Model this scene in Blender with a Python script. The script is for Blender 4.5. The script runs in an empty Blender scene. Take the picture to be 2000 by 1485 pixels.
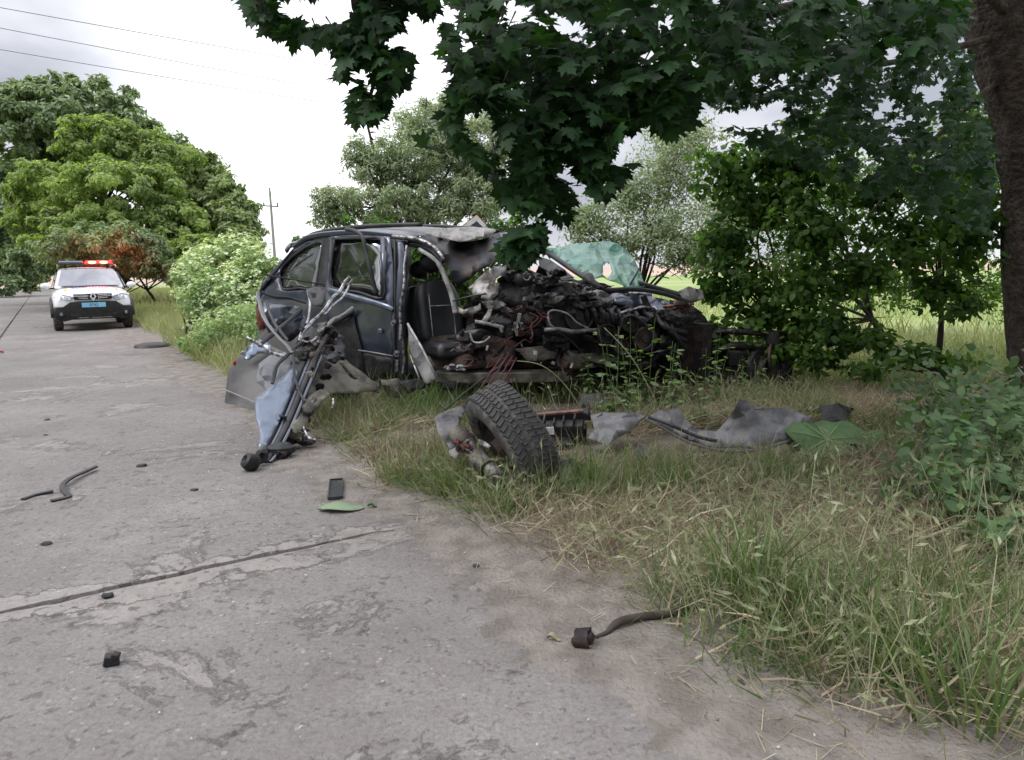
import bpy, bmesh, math, random
import numpy as np
from mathutils import Vector, Matrix, noise, geometry
random.seed(7); rng = np.random.default_rng(7)
S = bpy.context.scene; COL = S.collection
# ---------------- camera, world, sun, exposure ----------------
F = 1450.0; H = 1.28; PIT = math.radians(8.3); ROL = math.radians(1.1)
_f = Vector((0, math.cos(PIT), -math.sin(PIT))); _r = Vector((1, 0, 0)); _u = Vector((0, math.sin(PIT), math.cos(PIT)))
CU = _u*math.cos(ROL) + _r*math.sin(ROL); CR = _r*math.cos(ROL) - _u*math.sin(ROL)
cam = bpy.data.objects.new('camera', bpy.data.cameras.new('camera')); COL.objects.link(cam)
cam.matrix_world = Matrix(((CR.x, CU.x, -_f.x, 0), (CR.y, CU.y, -_f.y, 0), (CR.z, CU.z, -_f.z, H), (0, 0, 0, 1)))
cam.data.sensor_width = 36; cam.data.lens = 36*F/2000; cam.data.clip_start = .05; cam.data.clip_end = 6000
S.camera = cam
SUN_EL, SUN_AZ = math.radians(48), math.radians(-105)      # azimuth from +Y
w = bpy.data.worlds.new('World'); S.world = w; w.use_nodes = True
nt = w.node_tree; N = nt.nodes; L = nt.links; N.clear()
def nd(t, **k):
    n = N.new(t)
    for a, b in k.items(): setattr(n, a, b)
    return n
wo = nd('ShaderNodeOutputWorld'); bg = nd('ShaderNodeBackground'); bg.inputs[1].default_value = .1
sky = nd('ShaderNodeTexSky', sky_type='NISHITA'); sky.sun_disc = False; sky.sun_elevation = SUN_EL; sky.sun_rotation = SUN_AZ
tc = nd('ShaderNodeTexCoord'); mp = nd('ShaderNodeMapping'); mp.inputs['Scale'].default_value = (1, 1, 2.6)
ns = nd('ShaderNodeTexNoise'); ns.inputs['Scale'].default_value = 2.6; ns.inputs['Detail'].default_value = 6; ns.inputs['Roughness'].default_value = .5
ns.inputs['Distortion'].default_value = .3
cr = nd('ShaderNodeValToRGB'); e = cr.color_ramp.elements
e[0].position = .38; e[0].color = (.37, .385, .44, 1); e[1].position = .60; e[1].color = (.70, .71, .76, 1)
dt = nd('ShaderNodeVectorMath', operation='DOT_PRODUCT')
_el = math.radians(12); _az = math.radians(-13)
dt.inputs[1].default_value = (math.sin(_az)*math.cos(_el), math.cos(_az)*math.cos(_el), math.sin(_el))
mr = nd('ShaderNodeMapRange'); mr.interpolation_type = 'SMOOTHERSTEP'
mr.inputs[1].default_value = .947; mr.inputs[2].default_value = .997; mr.inputs[3].default_value = 0; mr.inputs[4].default_value = .6
ad = nd('ShaderNodeMixRGB', blend_type='ADD'); ad.inputs[0].default_value = 1
sc_ = nd('ShaderNodeMixRGB', blend_type='MULTIPLY'); sc_.inputs[0].default_value = 1; sc_.inputs[2].default_value = (10, 10, 10, 1)
mx = nd('ShaderNodeMixRGB'); mx.inputs[0].default_value = .95
L.new(tc.outputs['Generated'], mp.inputs[0]); L.new(mp.outputs[0], ns.inputs['Vector']); L.new(ns.outputs[0], cr.inputs[0])
L.new(tc.outputs['Generated'], dt.inputs[0]); L.new(dt.outputs['Value'], mr.inputs[0])
# an overcast sky is about three times as bright overhead as at the horizon
sp = nd('ShaderNodeSeparateXYZ'); L.new(tc.outputs['Generated'], sp.inputs[0])
zr = nd('ShaderNodeMapRange'); zr.interpolation_type = 'SMOOTHSTEP'; zr.inputs[1].default_value = .30; zr.inputs[2].default_value = 1; zr.inputs[3].default_value = 1.0; zr.inputs[4].default_value = 4.0; L.new(sp.outputs[2], zr.inputs[0])
zm = nd('ShaderNodeVectorMath', operation='SCALE'); L.new(cr.outputs[0], zm.inputs[0]); L.new(zr.outputs[0], zm.inputs[3])
L.new(zm.outputs[0], ad.inputs[1]); L.new(mr.outputs[0], ad.inputs[2]); L.new(ad.outputs[0], sc_.inputs[1])
L.new(sky.outputs[0], mx.inputs[1]); L.new(sc_.outputs[0], mx.inputs[2]); L.new(mx.outputs[0], bg.inputs[0]); L.new(bg.outputs[0], wo.inputs[0])
sl = bpy.data.lights.new('sun', 'SUN'); sl.energy = 1.3; sl.angle = math.radians(22); sl.color = (1, .96, .9)
so = bpy.data.objects.new('sun', sl); COL.objects.link(so)
sd = Vector((math.sin(SUN_AZ)*math.cos(SUN_EL), math.cos(SUN_AZ)*math.cos(SUN_EL), math.sin(SUN_EL)))
so.rotation_euler = sd.to_track_quat('Z', 'Y').to_euler(); so.location = (0, 0, 30)
S.view_settings.view_transform = 'Standard'; S.view_settings.look = 'None'; S.view_settings.gamma = 1
S.view_settings.use_curve_mapping = False; S.view_settings.exposure = .5
S.render.engine = 'CYCLES'; S.cycles.max_bounces = 8; S.cycles.transparent_max_bounces = 16
# ---------------- where a photographed point stands ----------------
def ray(x, y): return _f + CR*((x-1000)/F) - CU*((y-742.5)/F)
def G(x, y, z=0.0):
    d = ray(x, y); t = (z-H)/d.z; return Vector((d.x*t, d.y*t, z))
def P(x, y, Y):
    d = ray(x, y); t = Y/d.y; return Vector((d.x*t, Y, H+d.z*t))
UD = Vector((-.53, .848, 0)); VD = Vector((.848, .53, 0))            # along / across the road
def RW(a, c, z=0): return Vector((UD.x*a+VD.x*c, UD.y*a+VD.y*c, z))
def nz(x, y=0, z=0, s=1): return noise.noise(Vector((x*s, y*s, z*s)))
# ---------------- materials ----------------
def mat(name, col, rough=.7, metal=0, var=.25, scale=6, col2=None, bump=0, bscale=60, coat=0, spec=.5, mask=(.42, .6), island=False, detail=5, coord='Object', trans=0, bdist=.02, tcol=(1.6, 1.8, .7)):
    m = bpy.data.materials.new(name); m.use_nodes = True; t = m.node_tree; n = t.nodes; l = t.links
    b = n['Principled BSDF']; b.inputs['Roughness'].default_value = rough; b.inputs['Metallic'].default_value = metal
    b.inputs['Specular IOR Level'].default_value = spec; b.inputs['Coat Weight'].default_value = coat; b.inputs['Coat Roughness'].default_value = .08
    if col2 is None: col2 = tuple(c*(1-var) for c in col)
    tcn = n.new('ShaderNodeTexCoord'); no = n.new('ShaderNodeTexNoise'); no.inputs['Scale'].default_value = scale; no.inputs['Detail'].default_value = detail
    l.new(tcn.outputs[coord], no.inputs['Vector'])
    r = n.new('ShaderNodeMapRange'); r.inputs[1].default_value = mask[0]; r.inputs[2].default_value = mask[1]; l.new(no.outputs[0], r.inputs[0])
    x = n.new('ShaderNodeMixRGB'); x.inputs[1].default_value = (*col, 1); x.inputs[2].default_value = (*col2, 1); l.new(r.outputs[0], x.inputs[0])
    out = x.outputs[0]
    if island:
        g = n.new('ShaderNodeNewGeometry'); oi = n.new('ShaderNodeObjectInfo'); a = n.new('ShaderNodeMath'); a.operation = 'ADD'
        fr = n.new('ShaderNodeMath'); fr.operation = 'FRACT'; l.new(g.outputs['Random Per Island'], a.inputs[0]); l.new(oi.outputs['Random'], a.inputs[1]); l.new(a.outputs[0], fr.inputs[0])
        if isinstance(island, (list, tuple)):
            rp = n.new('ShaderNodeValToRGB'); els = rp.color_ramp.elements
            while len(els) < len(island): els.new(.5)
            for i, c in enumerate(island): els[i].position = i/(len(island)-1); els[i].color = (*c, 1)
            l.new(fr.outputs[0], rp.inputs[0]); h2 = n.new('ShaderNodeMixRGB'); h2.inputs[0].default_value = .75
            l.new(x.outputs[0], h2.inputs[1]); l.new(rp.outputs[0], h2.inputs[2]); out = h2.outputs[0]
        else:
            hs = n.new('ShaderNodeHueSaturation'); v = n.new('ShaderNodeMapRange'); v.inputs[3].default_value = .65; v.inputs[4].default_value = 1.35
            l.new(fr.outputs[0], v.inputs[0]); l.new(v.outputs[0], hs.inputs['Value']); l.new(x.outputs[0], hs.inputs['Color']); out = hs.outputs[0]
    l.new(out, b.inputs['Base Color'])
    if bump:
        n2 = n.new('ShaderNodeTexNoise'); n2.inputs['Scale'].default_value = bscale; n2.inputs['Detail'].default_value = 4; l.new(tcn.outputs[coord], n2.inputs['Vector'])
        bp = n.new('ShaderNodeBump'); bp.inputs['Strength'].default_value = bump; bp.inputs['Distance'].default_value = bdist; l.new(n2.outputs[0], bp.inputs['Height']); l.new(bp.outputs[0], b.inputs['Normal'])
    if trans:
        tl = n.new('ShaderNodeBsdfTranslucent'); mxs = n.new('ShaderNodeMixShader'); mxs.inputs[0].default_value = trans
        br = n.new('ShaderNodeMixRGB'); br.blend_type = 'MULTIPLY'; br.inputs[0].default_value = 1; br.inputs[2].default_value = (*tcol, 1)
        l.new(out, br.inputs[1]); l.new(br.outputs[0], tl.inputs[0])
        l.new(b.outputs[0], mxs.inputs[1]); l.new(tl.outputs[0], mxs.inputs[2]); l.new(mxs.outputs[0], n['Material Output'].inputs[0])
    return m
def glassmat(name, tint, gloss=.12, rough=.03, dust=(.3, .3, .3), dustw=.1):
    m = bpy.data.materials.new(name); m.use_nodes = True; t = m.node_tree; n = t.nodes; l = t.links
    n.remove(n['Principled BSDF']); tr = n.new('ShaderNodeBsdfTransparent'); tr.inputs[0].default_value = (*tint, 1)
    gl = n.new('ShaderNodeBsdfGlossy'); gl.inputs['Roughness'].default_value = rough; gl.inputs[0].default_value = (.9, .9, .9, 1)
    lw = n.new('ShaderNodeLayerWeight'); lw.inputs[0].default_value = .25; mrr = n.new('ShaderNodeMapRange'); mrr.inputs[3].default_value = gloss; mrr.inputs[4].default_value = .9
    l.new(lw.outputs['Facing'], mrr.inputs[0]) ; mrr.inputs[1].default_value = .3
    a = n.new('ShaderNodeMixShader'); l.new(mrr.outputs[0], a.inputs[0]); l.new(tr.outputs[0], a.inputs[1]); l.new(gl.outputs[0], a.inputs[2])
    df = n.new('ShaderNodeBsdfDiffuse'); df.inputs[0].default_value = (*dust, 1); no = n.new('ShaderNodeTexNoise'); no.inputs['Scale'].default_value = 9
    mm = n.new('ShaderNodeMath'); mm.operation = 'MULTIPLY'; mm.inputs[1].default_value = dustw*2; l.new(no.outputs[0], mm.inputs[0])
    c = n.new('ShaderNodeMixShader'); l.new(mm.outputs[0], c.inputs[0]); l.new(a.outputs[0], c.inputs[1]); l.new(df.outputs[0], c.inputs[2])
    l.new(c.outputs[0], n['Material Output'].inputs[0]); return m
def emit(name, col, s):
    m = bpy.data.materials.new(name); m.use_nodes = True; b = m.node_tree.nodes['Principled BSDF']
    b.inputs['Base Color'].default_value = (*col, 1); b.inputs['Emission Color'].default_value = (*col, 1); b.inputs['Emission Strength'].default_value = s; return m
M = dict(
 wirem=mat('thin_grey_cable', (.12, .12, .13), .6, 0),
 paint=mat('graphite_paint', (.024, .032, .055), .34, .5, col2=(.06, .065, .08), scale=5, coat=.7, mask=(.4, .75), bump=.15, bscale=9),
 paint_blue=mat('silver_blue_paint', (.10, .122, .165), .35, .5, col2=(.05, .06, .08), scale=7, coat=.5, bump=.3, bscale=8, mask=(.5, .75)),
 dustpaint=mat('dusty_paint', (.11, .115, .125), .65, .1, col2=(.18, .175, .17), scale=4, coat=.05, bump=.2, bscale=12),
 bumper=mat('grey_bumper_plastic', (.075, .074, .074), .75, 0, spec=.3, col2=(.11, .105, .10), scale=3, bump=.25, bscale=90),
 panel=mat('dusty_grey_plastic', (.14, .135, .14), .7, 0, col2=(.20, .19, .185), scale=5, bump=.4, bscale=60),
 black=mat('black_plastic', (.011, .011, .012), .5, 0, spec=.3, col2=(.022, .021, .02), scale=14, bump=.3, bscale=40),
 trim=mat('black_rubber_trim', (.014, .014, .016), .5, 0, spec=.3, col2=(.03, .03, .03)),
 rust=mat('rusty_dark_metal', (.02, .016, .015), .7, .1, spec=.25, col2=(.06, .035, .028), scale=9, bump=.5, bscale=30),
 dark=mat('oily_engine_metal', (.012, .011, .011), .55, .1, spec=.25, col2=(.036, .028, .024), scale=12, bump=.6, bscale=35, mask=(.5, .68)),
 steel=mat('bare_torn_steel', (.30, .30, .31), .4, .8, col2=(.06, .05, .045), scale=22, bump=.4, bscale=40),
 alu=mat('grey_aluminium', (.25, .24, .235), .55, .5, col2=(.09, .075, .065), scale=12, bump=.3, bscale=50),
 olive=mat('muddy_underbody_panel', (.15, .14, .11), .75, .1, col2=(.065, .055, .045), scale=7, bump=.5, bscale=45),
 cloth=mat('pale_torn_lining', (.42, .40, .39), .85, 0, col2=(.15, .13, .125), scale=9, bump=.5, bscale=30),
 leather=mat('black_leather', (.012, .012, .014), .38, 0, col2=(.022, .022, .024), scale=4, bump=.25, bscale=160),
 piping=mat('pale_seal', (.38, .38, .38), .5, 0, col2=(.16, .16, .16), scale=12),
 wire=mat('red_wiring', (.11, .02, .015), .5, 0, col2=(.06, .02, .02), scale=20),
 copper=mat('rusty_red_pipe', (.22, .10, .075), .5, .3, col2=(.09, .05, .04), scale=15),
 rubber=mat('worn_tyre_rubber', (.042, .040, .040), .8, 0, col2=(.13, .118, .105), scale=18, bump=.4, bscale=90, mask=(.45, .7)),
 red=mat('red_lamp_plastic', (.35, .01, .01), .2, 0), white=mat('white_paint', (.74, .75, .76), .3, 0, var=.06, coat=.6),
 sticker=mat('white_sticker', (.7, .7, .7), .6, 0, var=.3, scale=60),
 bark=mat('brown_bark', (.075, .055, .045), .9, 0, col2=(.03, .022, .018), scale=9, bump=1, bscale=22, bdist=.05, mask=(.4, .6)),
 twig=mat('dark_twig_bark', (.05, .038, .03), .9, 0, var=.4, scale=20),
 wood=mat('weathered_wood_pole', (.16, .145, .13), .85, 0, var=.3),
 greystone=mat('grey_concrete_pole', (.30, .29, .28), .85, 0, var=.2),
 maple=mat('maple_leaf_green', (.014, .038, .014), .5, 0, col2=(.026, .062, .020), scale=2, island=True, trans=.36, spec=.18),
 bush=mat('shrub_leaf_green', (.080, .145, .032), .5, 0, col2=(.045, .092, .024), scale=2, island=True, trans=.55, spec=.2),
 silver=mat('pale_shrub_leaf', (.27, .31, .21), .6, 0, col2=(.19, .24, .13), scale=1.5, island=True, trans=.3),
 ash=mat('ash_leaf_green', (.25, .305, .135), .6, 0, col2=(.17, .22, .095), scale=1, island=True, trans=.35),
 walnut=mat('walnut_leaf_green', (.27, .335, .125), .6, 0, col2=(.19, .25, .09), scale=.35, island=True, trans=.5),
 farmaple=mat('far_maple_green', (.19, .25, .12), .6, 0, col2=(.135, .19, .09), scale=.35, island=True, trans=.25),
 hemlock=mat('pale_umbel_green', (.36, .43, .25), .7, 0, col2=(.20, .29, .12), scale=2.2, island=True, trans=.3),
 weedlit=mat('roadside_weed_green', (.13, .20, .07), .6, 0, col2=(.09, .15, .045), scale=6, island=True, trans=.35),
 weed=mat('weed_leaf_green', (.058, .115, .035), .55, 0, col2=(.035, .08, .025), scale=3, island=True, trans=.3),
 burdock=mat('burdock_leaf_green', (.085, .17, .05), .6, 0, col2=(.06, .125, .04), scale=8, bump=.4, bscale=30, trans=.25),
 nettle=mat('nettle_leaf_green', (.055, .115, .035), .6, 0, col2=(.085, .14, .045), scale=4, island=True, trans=.25),
 grass=mat('fresh_grass', (.085, .145, .042), .6, 0, island=[(.045, .09, .027), (.10, .16, .05), (.18, .21, .09), (.07, .125, .042), (.26, .25, .14)], scale=2, trans=.3),
 straw=mat('dry_grass', (.36, .29, .19), .7, 0, island=[(.40, .33, .22), (.28, .21, .14), (.13, .09, .06), (.27, .26, .15), (.50, .43, .32), (.20, .15, .10)], scale=2, trans=.12, tcol=(1.2, 1.1, .9)),
 ear=mat('barley_ear', (.26, .29, .15), .7, 0, island=[(.20, .26, .11), (.38, .37, .25), (.27, .28, .15)], scale=4, trans=.2, tcol=(1.2, 1.25, .8)),
 farverge=mat('verge_grass', (.19, .24, .09), .7, 0, island=[(.14, .19, .06), (.27, .28, .13), (.38, .35, .20), (.32, .30, .17), (.17, .23, .07)], scale=.4, trans=.25),
)
M['wglass'] = glassmat('tinted_car_glass', (.045, .05, .055), .30, .03, (.2, .2, .2), .05)
M['qglass'] = glassmat('quarter_glass', (.16, .18, .17), .26, .04, (.25, .26, .25), .12)
M['shatter'] = None
# ---------------- object helpers ----------------
ORG = {}
def props(o, label=None, cat=None, group=None, kind=None):
    if label: o['label'] = label
    if cat: o['category'] = cat
    if group: o['group'] = group
    if kind: o['kind'] = kind
    return o
def thing(name, loc, label, cat, group=None, rz=0):
    o = bpy.data.objects.new(name, None); o.empty_display_size = .1; COL.objects.link(o); o.location = loc; o.rotation_euler = (0, 0, rz)
    ORG[o.name] = Vector(loc); return props(o, label, cat, group)
class Geo:
    def __init__(s): s.v = []; s.f = []
    def add(s, vs, fs):
        k = len(s.v); s.v += [tuple(v) for v in vs]; s.f += [tuple(i+k for i in f) for f in fs]; return s
    def box(s, c, size, rot=None, taper=1.0):
        R = rot if rot is not None else Matrix.Identity(3); c = Vector(c); vs = []
        for sz in (-1, 1):
            for sx, sy in ((-1, -1), (1, -1), (1, 1), (-1, 1)):
                t = taper if sz > 0 else 1
                vs.append(c + R @ Vector((sx*size[0]/2*t, sy*size[1]/2*t, sz*size[2]/2)))
        return s.add(vs, [(3, 2, 1, 0), (4, 5, 6, 7), (0, 1, 5, 4), (1, 2, 6, 5), (2, 3, 7, 6), (3, 0, 4, 7)])
    def tube(s, pts, r, n=8, flat=1.0):
        pts = [Vector(p) for p in pts]; m = len(pts); rr = r if isinstance(r, (list, tuple)) else [r]*m; vs = []; prev = None
        for i, p in enumerate(pts):
            t = (pts[min(i+1, m-1)] - pts[max(i-1, 0)]); t = t.normalized() if t.length > 1e-9 else Vector((0, 0, 1))
            a = (prev - t*prev.dot(t)) if prev is not None else t.cross(Vector((0, 1, 0)) if abs(t.y) < .9 else Vector((1, 0, 0)))
            a = a.normalized() if a.length > 1e-6 else t.orthogonal().normalized(); b = t.cross(a); prev = a
            for k in range(n):
                q = 2*math.pi*k/n; vs.append(p + a*math.cos(q)*rr[i] + b*math.sin(q)*rr[i]*flat)
        fs = [(i*n+k, i*n+(k+1) % n, (i+1)*n+(k+1) % n, (i+1)*n+k) for i in range(m-1) for k in range(n)]
        fs += [tuple(range(n))[::-1], tuple((m-1)*n+k for k in range(n))]
        return s.add(vs, fs)
    def lathe(s, prof, c, axis, n=24, closed=False, arc=1.0):
        axis = Vector(axis).normalized(); a = axis.orthogonal().normalized(); b = axis.cross(a); c = Vector(c); m = len(prof); vs = []
        for k in range(n):
            q = 2*math.pi*k/n
            for (r, h) in prof: vs.append(c + axis*h + (a*math.cos(q)+b*math.sin(q))*r)
        mm = m if closed else m-1
        return s.add(vs, [(k*m+i, k*m+(i+1) % m, ((k+1) % n)*m+(i+1) % m, ((k+1) % n)*m+i) for k in range(n) for i in range(mm)])
    def ball(s, c, r, n=10, amp=0, seed=0):
        c = Vector(c); r = Vector(r) if isinstance(r, (tuple, list, Vector)) else Vector((r, r, r)); vs = []; m = n//2+1
        for i in range(m+1):
            th = math.pi*i/m
            for k in range(n):
                q = 2*math.pi*k/n; d = Vector((math.sin(th)*math.cos(q), math.sin(th)*math.sin(q), math.cos(th)))
                j = 1+amp*noise.noise(d*2.2+Vector((seed, 0, 0))); vs.append(c+Vector((d.x*r.x, d.y*r.y, d.z*r.z))*j)
        return s.add(vs, [(i*n+k, i*n+(k+1) % n, (i+1)*n+(k+1) % n, (i+1)*n+k) for i in range(m) for k in range(n)])
def mk(name, geo, m, parent=None, smooth=30, world=True, thick=0, bevel=0, sub=0, label=None):
    o0 = ORG.get(parent.name, Vector()) if (parent and world) else Vector()
    me = bpy.data.meshes.new(name); me.from_pydata([(v[0]-o0.x, v[1]-o0.y, v[2]-o0.z) for v in geo.v], [], geo.f); me.validate(); me.update()
    if isinstance(m, str): m = M[m]
    me.materials.append(m); o = bpy.data.objects.new(name, me); COL.objects.link(o)
    if parent: o.parent = parent
    ORG[o.name] = o0
    if smooth:
        me.polygons.foreach_set('use_smooth', [True]*len(me.polygons))
        if smooth < 180: me.set_sharp_from_angle(angle=math.radians(smooth))
    if thick: md = o.modifiers.new('s', 'SOLIDIFY'); md.thickness = thick; md.offset = 0
    if bevel: md = o.modifiers.new('b', 'BEVEL'); md.width = bevel; md.segments = 2; md.limit_method = 'ANGLE'
    if sub: md = o.modifiers.new('u', 'SUBSURF'); md.levels = sub; md.render_levels = sub
    if label: o['label'] = label
    return o
def smoothpts(pts, k=4):
    pts = [Vector(p) for p in pts]; out = []
    for i in range(len(pts)-1):
        p0, p1, p2, p3 = pts[max(i-1, 0)], pts[i], pts[i+1], pts[min(i+2, len(pts)-1)]
        for j in range(k):
            t = j/k; out.append(.5*((2*p1)+(p2-p0)*t+(2*p0-5*p1+4*p2-p3)*t*t+(3*p1-p0-3*p2+p3)*t**3))
    return out+[pts[-1]]
def inside(poly, x, y):
    c = False; j = len(poly)-1
    for i in range(len(poly)):
        xi, yi = poly[i][0], poly[i][1]; xj, yj = poly[j][0], poly[j][1]
        if (yi > y) != (yj > y) and x < (xj-xi)*(y-yi)/(yj-yi)+xi: c = not c
        j = i
    return c
def sheetgeo(poly, Y, res=12, amp=.02, jag=0, fs=3.0, seed=0, holes=(), conv=P, crease=1.0):
    """outline (photo points with depths) -> a crumpled sheet standing in the world"""
    pts = [(p[0], p[1], p[2] if len(p) > 2 else (Y if not callable(Y) else Y(p[0], p[1]))) for p in poly]
    def ring(pp):
        out = []
        for i in range(len(pp)):
            a, b = pp[i], pp[(i+1) % len(pp)]; d = math.hypot(b[0]-a[0], b[1]-a[1]); k = max(1, int(d/res))
            for j in range(k):
                t = j/k; x = a[0]+(b[0]-a[0])*t; y = a[1]+(b[1]-a[1])*t
                if jag: x += jag*nz(x*.13, y*.13, seed+5); y += jag*nz(x*.13, y*.13, seed+9)
                out.append((x, y))
        return out
    R0 = ring(pts); V = list(R0); E = [(i, (i+1) % len(R0)) for i in range(len(R0))]
    for h in holes:
        rh = ring([(q[0], q[1]) for q in h]); k = len(V); V += rh; E += [(k+i, k+(i+1) % len(rh)) for i in range(len(rh))]
    xs = [p[0] for p in R0]; ys = [p[1] for p in R0]; y = min(ys)+res*.6; rr = random.Random(seed+3); row = 0
    while y < max(ys):
        x = min(xs)+res*(.5 if row % 2 else 1)
        while x < max(xs):
            qx, qy = x+rr.uniform(-.25, .25)*res, y+rr.uniform(-.25, .25)*res
            if inside(R0, qx, qy) and not any(inside(h, qx, qy) for h in holes) and min((qx-a)**2+(qy-b)**2 for a, b in V[:len(R0)+60]) > (res*.45)**2: V.append((qx, qy))
            x += res
        y += res*.9; row += 1
    cv, ce, cf, *_ = geometry.delaunay_2d_cdt([Vector(q) for q in V], E, [], 1, .01)
    g = Geo()
    def depth(x, y):
        if callable(Y): return Y(x, y)
        sw = sd_ = 0
        for (a, b, d) in pts:
            wgt = 1/((a-x)**2+(b-y)**2+4)**1.2; sw += wgt; sd_ += wgt*d
        return sd_/sw
    vs = []
    for q in cv:
        d = depth(q[0], q[1]); p = conv(q[0], q[1], d); s = p*fs+Vector((seed*3.1, 0, 0))
        n1 = noise.noise(s); n2 = 1-2*abs(noise.noise(s*1.9)); dd = amp*(n1*1.2+crease*n2*.6+.35*noise.noise(s*5))
        p = p + Vector((.2*dd, dd, .25*dd*noise.noise(s*2.3))); vs.append(p)
    fc = []
    for f in cf:
        cx = sum(cv[i][0] for i in f)/len(f); cy = sum(cv[i][1] for i in f)/len(f)
        if inside(R0, cx, cy) and not any(inside(h, cx, cy) for h in holes): fc.append(tuple(f))
    return g.add(vs, fc)
def sheet(name, poly, Y, m, parent, thick=.004, smooth=35, label=None, **k):
    return mk(name, sheetgeo(poly, Y, **k), m, parent, smooth=smooth, thick=thick, label=label)
def rotm(x=0, y=0, z=0): return (Matrix.Rotation(math.radians(z), 3, 'Z') @ Matrix.Rotation(math.radians(y), 3, 'Y') @ Matrix.Rotation(math.radians(x), 3, 'X'))
# ---------- scattering ----------
def npmesh(name, V, Fq, m, parent=None, smooth=False, kind=None):
    me = bpy.data.meshes.new(name); nv = len(V); nf, k = Fq.shape
    o0 = ORG.get(parent.name, Vector()) if parent else Vector(); V = V - np.array([o0.x, o0.y, o0.z])
    me.vertices.add(nv); me.vertices.foreach_set('co', V.astype(np.float32).ravel())
    me.loops.add(nf*k); me.loops.foreach_set('vertex_index', Fq.astype(np.int32).ravel())
    me.polygons.add(nf); me.polygons.foreach_set('loop_start', np.arange(0, nf*k, k, dtype=np.int32)); me.polygons.foreach_set('loop_total', np.full(nf, k, dtype=np.int32))
    if smooth: me.polygons.foreach_set('use_smooth', np.ones(nf, dtype=bool))
    me.update(calc_edges=True); me.materials.append(M[m] if isinstance(m, str) else m)
    o = bpy.data.objects.new(name, me); COL.objects.link(o)
    if parent: o.parent = parent
    ORG[o.name] = o0
    if kind: o['kind'] = kind
    return o
def frames(nrm, up, n):
    """rows: x axis, y axis (towards leaf tip), z = normal"""
    z = nrm/np.linalg.norm(nrm, axis=1, keepdims=True); y = up - z*np.sum(up*z, axis=1, keepdims=True)
    y /= np.linalg.norm(y, axis=1, keepdims=True)+1e-9; x = np.cross(y, z); return np.stack([x, y, z], axis=2)
def place(tv, tf, loc, R, s):
    n = len(loc); V = np.einsum('nij,kj->nki', R, tv)*s[:, None, None]+loc[:, None, :]
    Fq = tf[None]+(np.arange(n)*len(tv))[:, None, None]; return V.reshape(-1, 3), Fq.reshape(-1, tf.shape[1])
# leaf templates (tip along +y, unit length)
def fan(outline, cz=0.0, curl=.12):
    v = [(0, .42, cz)]+[(x, y, -curl*(x*x*2+max(0, y-.5)**2)+.05*abs(x)) for x, y in outline]; n = len(outline)
    return np.array(v), np.array([(0, 1+i, 1+(i+1) % n) for i in range(n)])
_mp = [(.03, 0), (.22, .04), (.36, -.04), (.38, .10), (.55, .18), (.42, .30), (.50, .42), (.62, .62), (.42, .56), (.30, .50), (.22, .56), (.28, .74), (.16, .76), (.08, .88)]
MAPLE = fan(_mp+[(0, 1.04)]+[(-x, y) for x, y in _mp[::-1]], .03)
_ov = [(.10, .03), (.26, .2), (.32, .42), (.22, .68), (.08, .9)]
OVAL = fan(_ov+[(0, 1.0)]+[(-x, y) for x, y in _ov[::-1]], .02)
QUAD = (np.array([(0, 0, 0), (.26, .45, .05), (0, 1, -.06), (-.26, .45, .05)]), np.array([(0, 1, 2), (0, 2, 3)]))
NARROW = (np.array([(0, 0, 0), (.13, .4, .03), (0, 1, -.12), (-.13, .4, .03)]), np.array([(0, 1, 2), (0, 2, 3)]))
def big_leaves(parent, tmpl, loc, R, s, m, name='leaf', limit=300):
    """the leaves that show largest are parts, the rest one mass"""
    camv = np.array([0, 0, H]); rel = loc-camv; dy = rel @ np.array(_f); px = F*(rel @ np.array(CR))/np.maximum(dy, .1); py = F*(rel @ np.array(CU))/np.maximum(dy, .1)
    vis = (np.abs(px) < 990) & (np.abs(py) < 735) & (dy > .3); size = np.where(vis, s/np.maximum(dy, .1), 0); order = np.argsort(-size)
    k = min(limit, int((size > 0).sum())); top = order[:k]; rest = order[k:]
    me = bpy.data.meshes.new(name); me.from_pydata(tmpl[0].tolist(), [], tmpl[1].tolist()); me.update(); me.materials.append(M[m])
    o0 = ORG[parent.name]
    for i in top:
        o = bpy.data.objects.new(name, me); COL.objects.link(o); o.parent = parent
        mw = Matrix([list(R[i][r]*s[i])+[loc[i][r]-o0[r]] for r in range(3)]+[[0, 0, 0, 1]]); o.matrix_basis = mw
    if len(rest):
        V, Fq = place(tmpl[0], tmpl[1], loc[rest], R[rest], s[rest]); npmesh('foliage', V, Fq, m, parent, kind='stuff')
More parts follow.
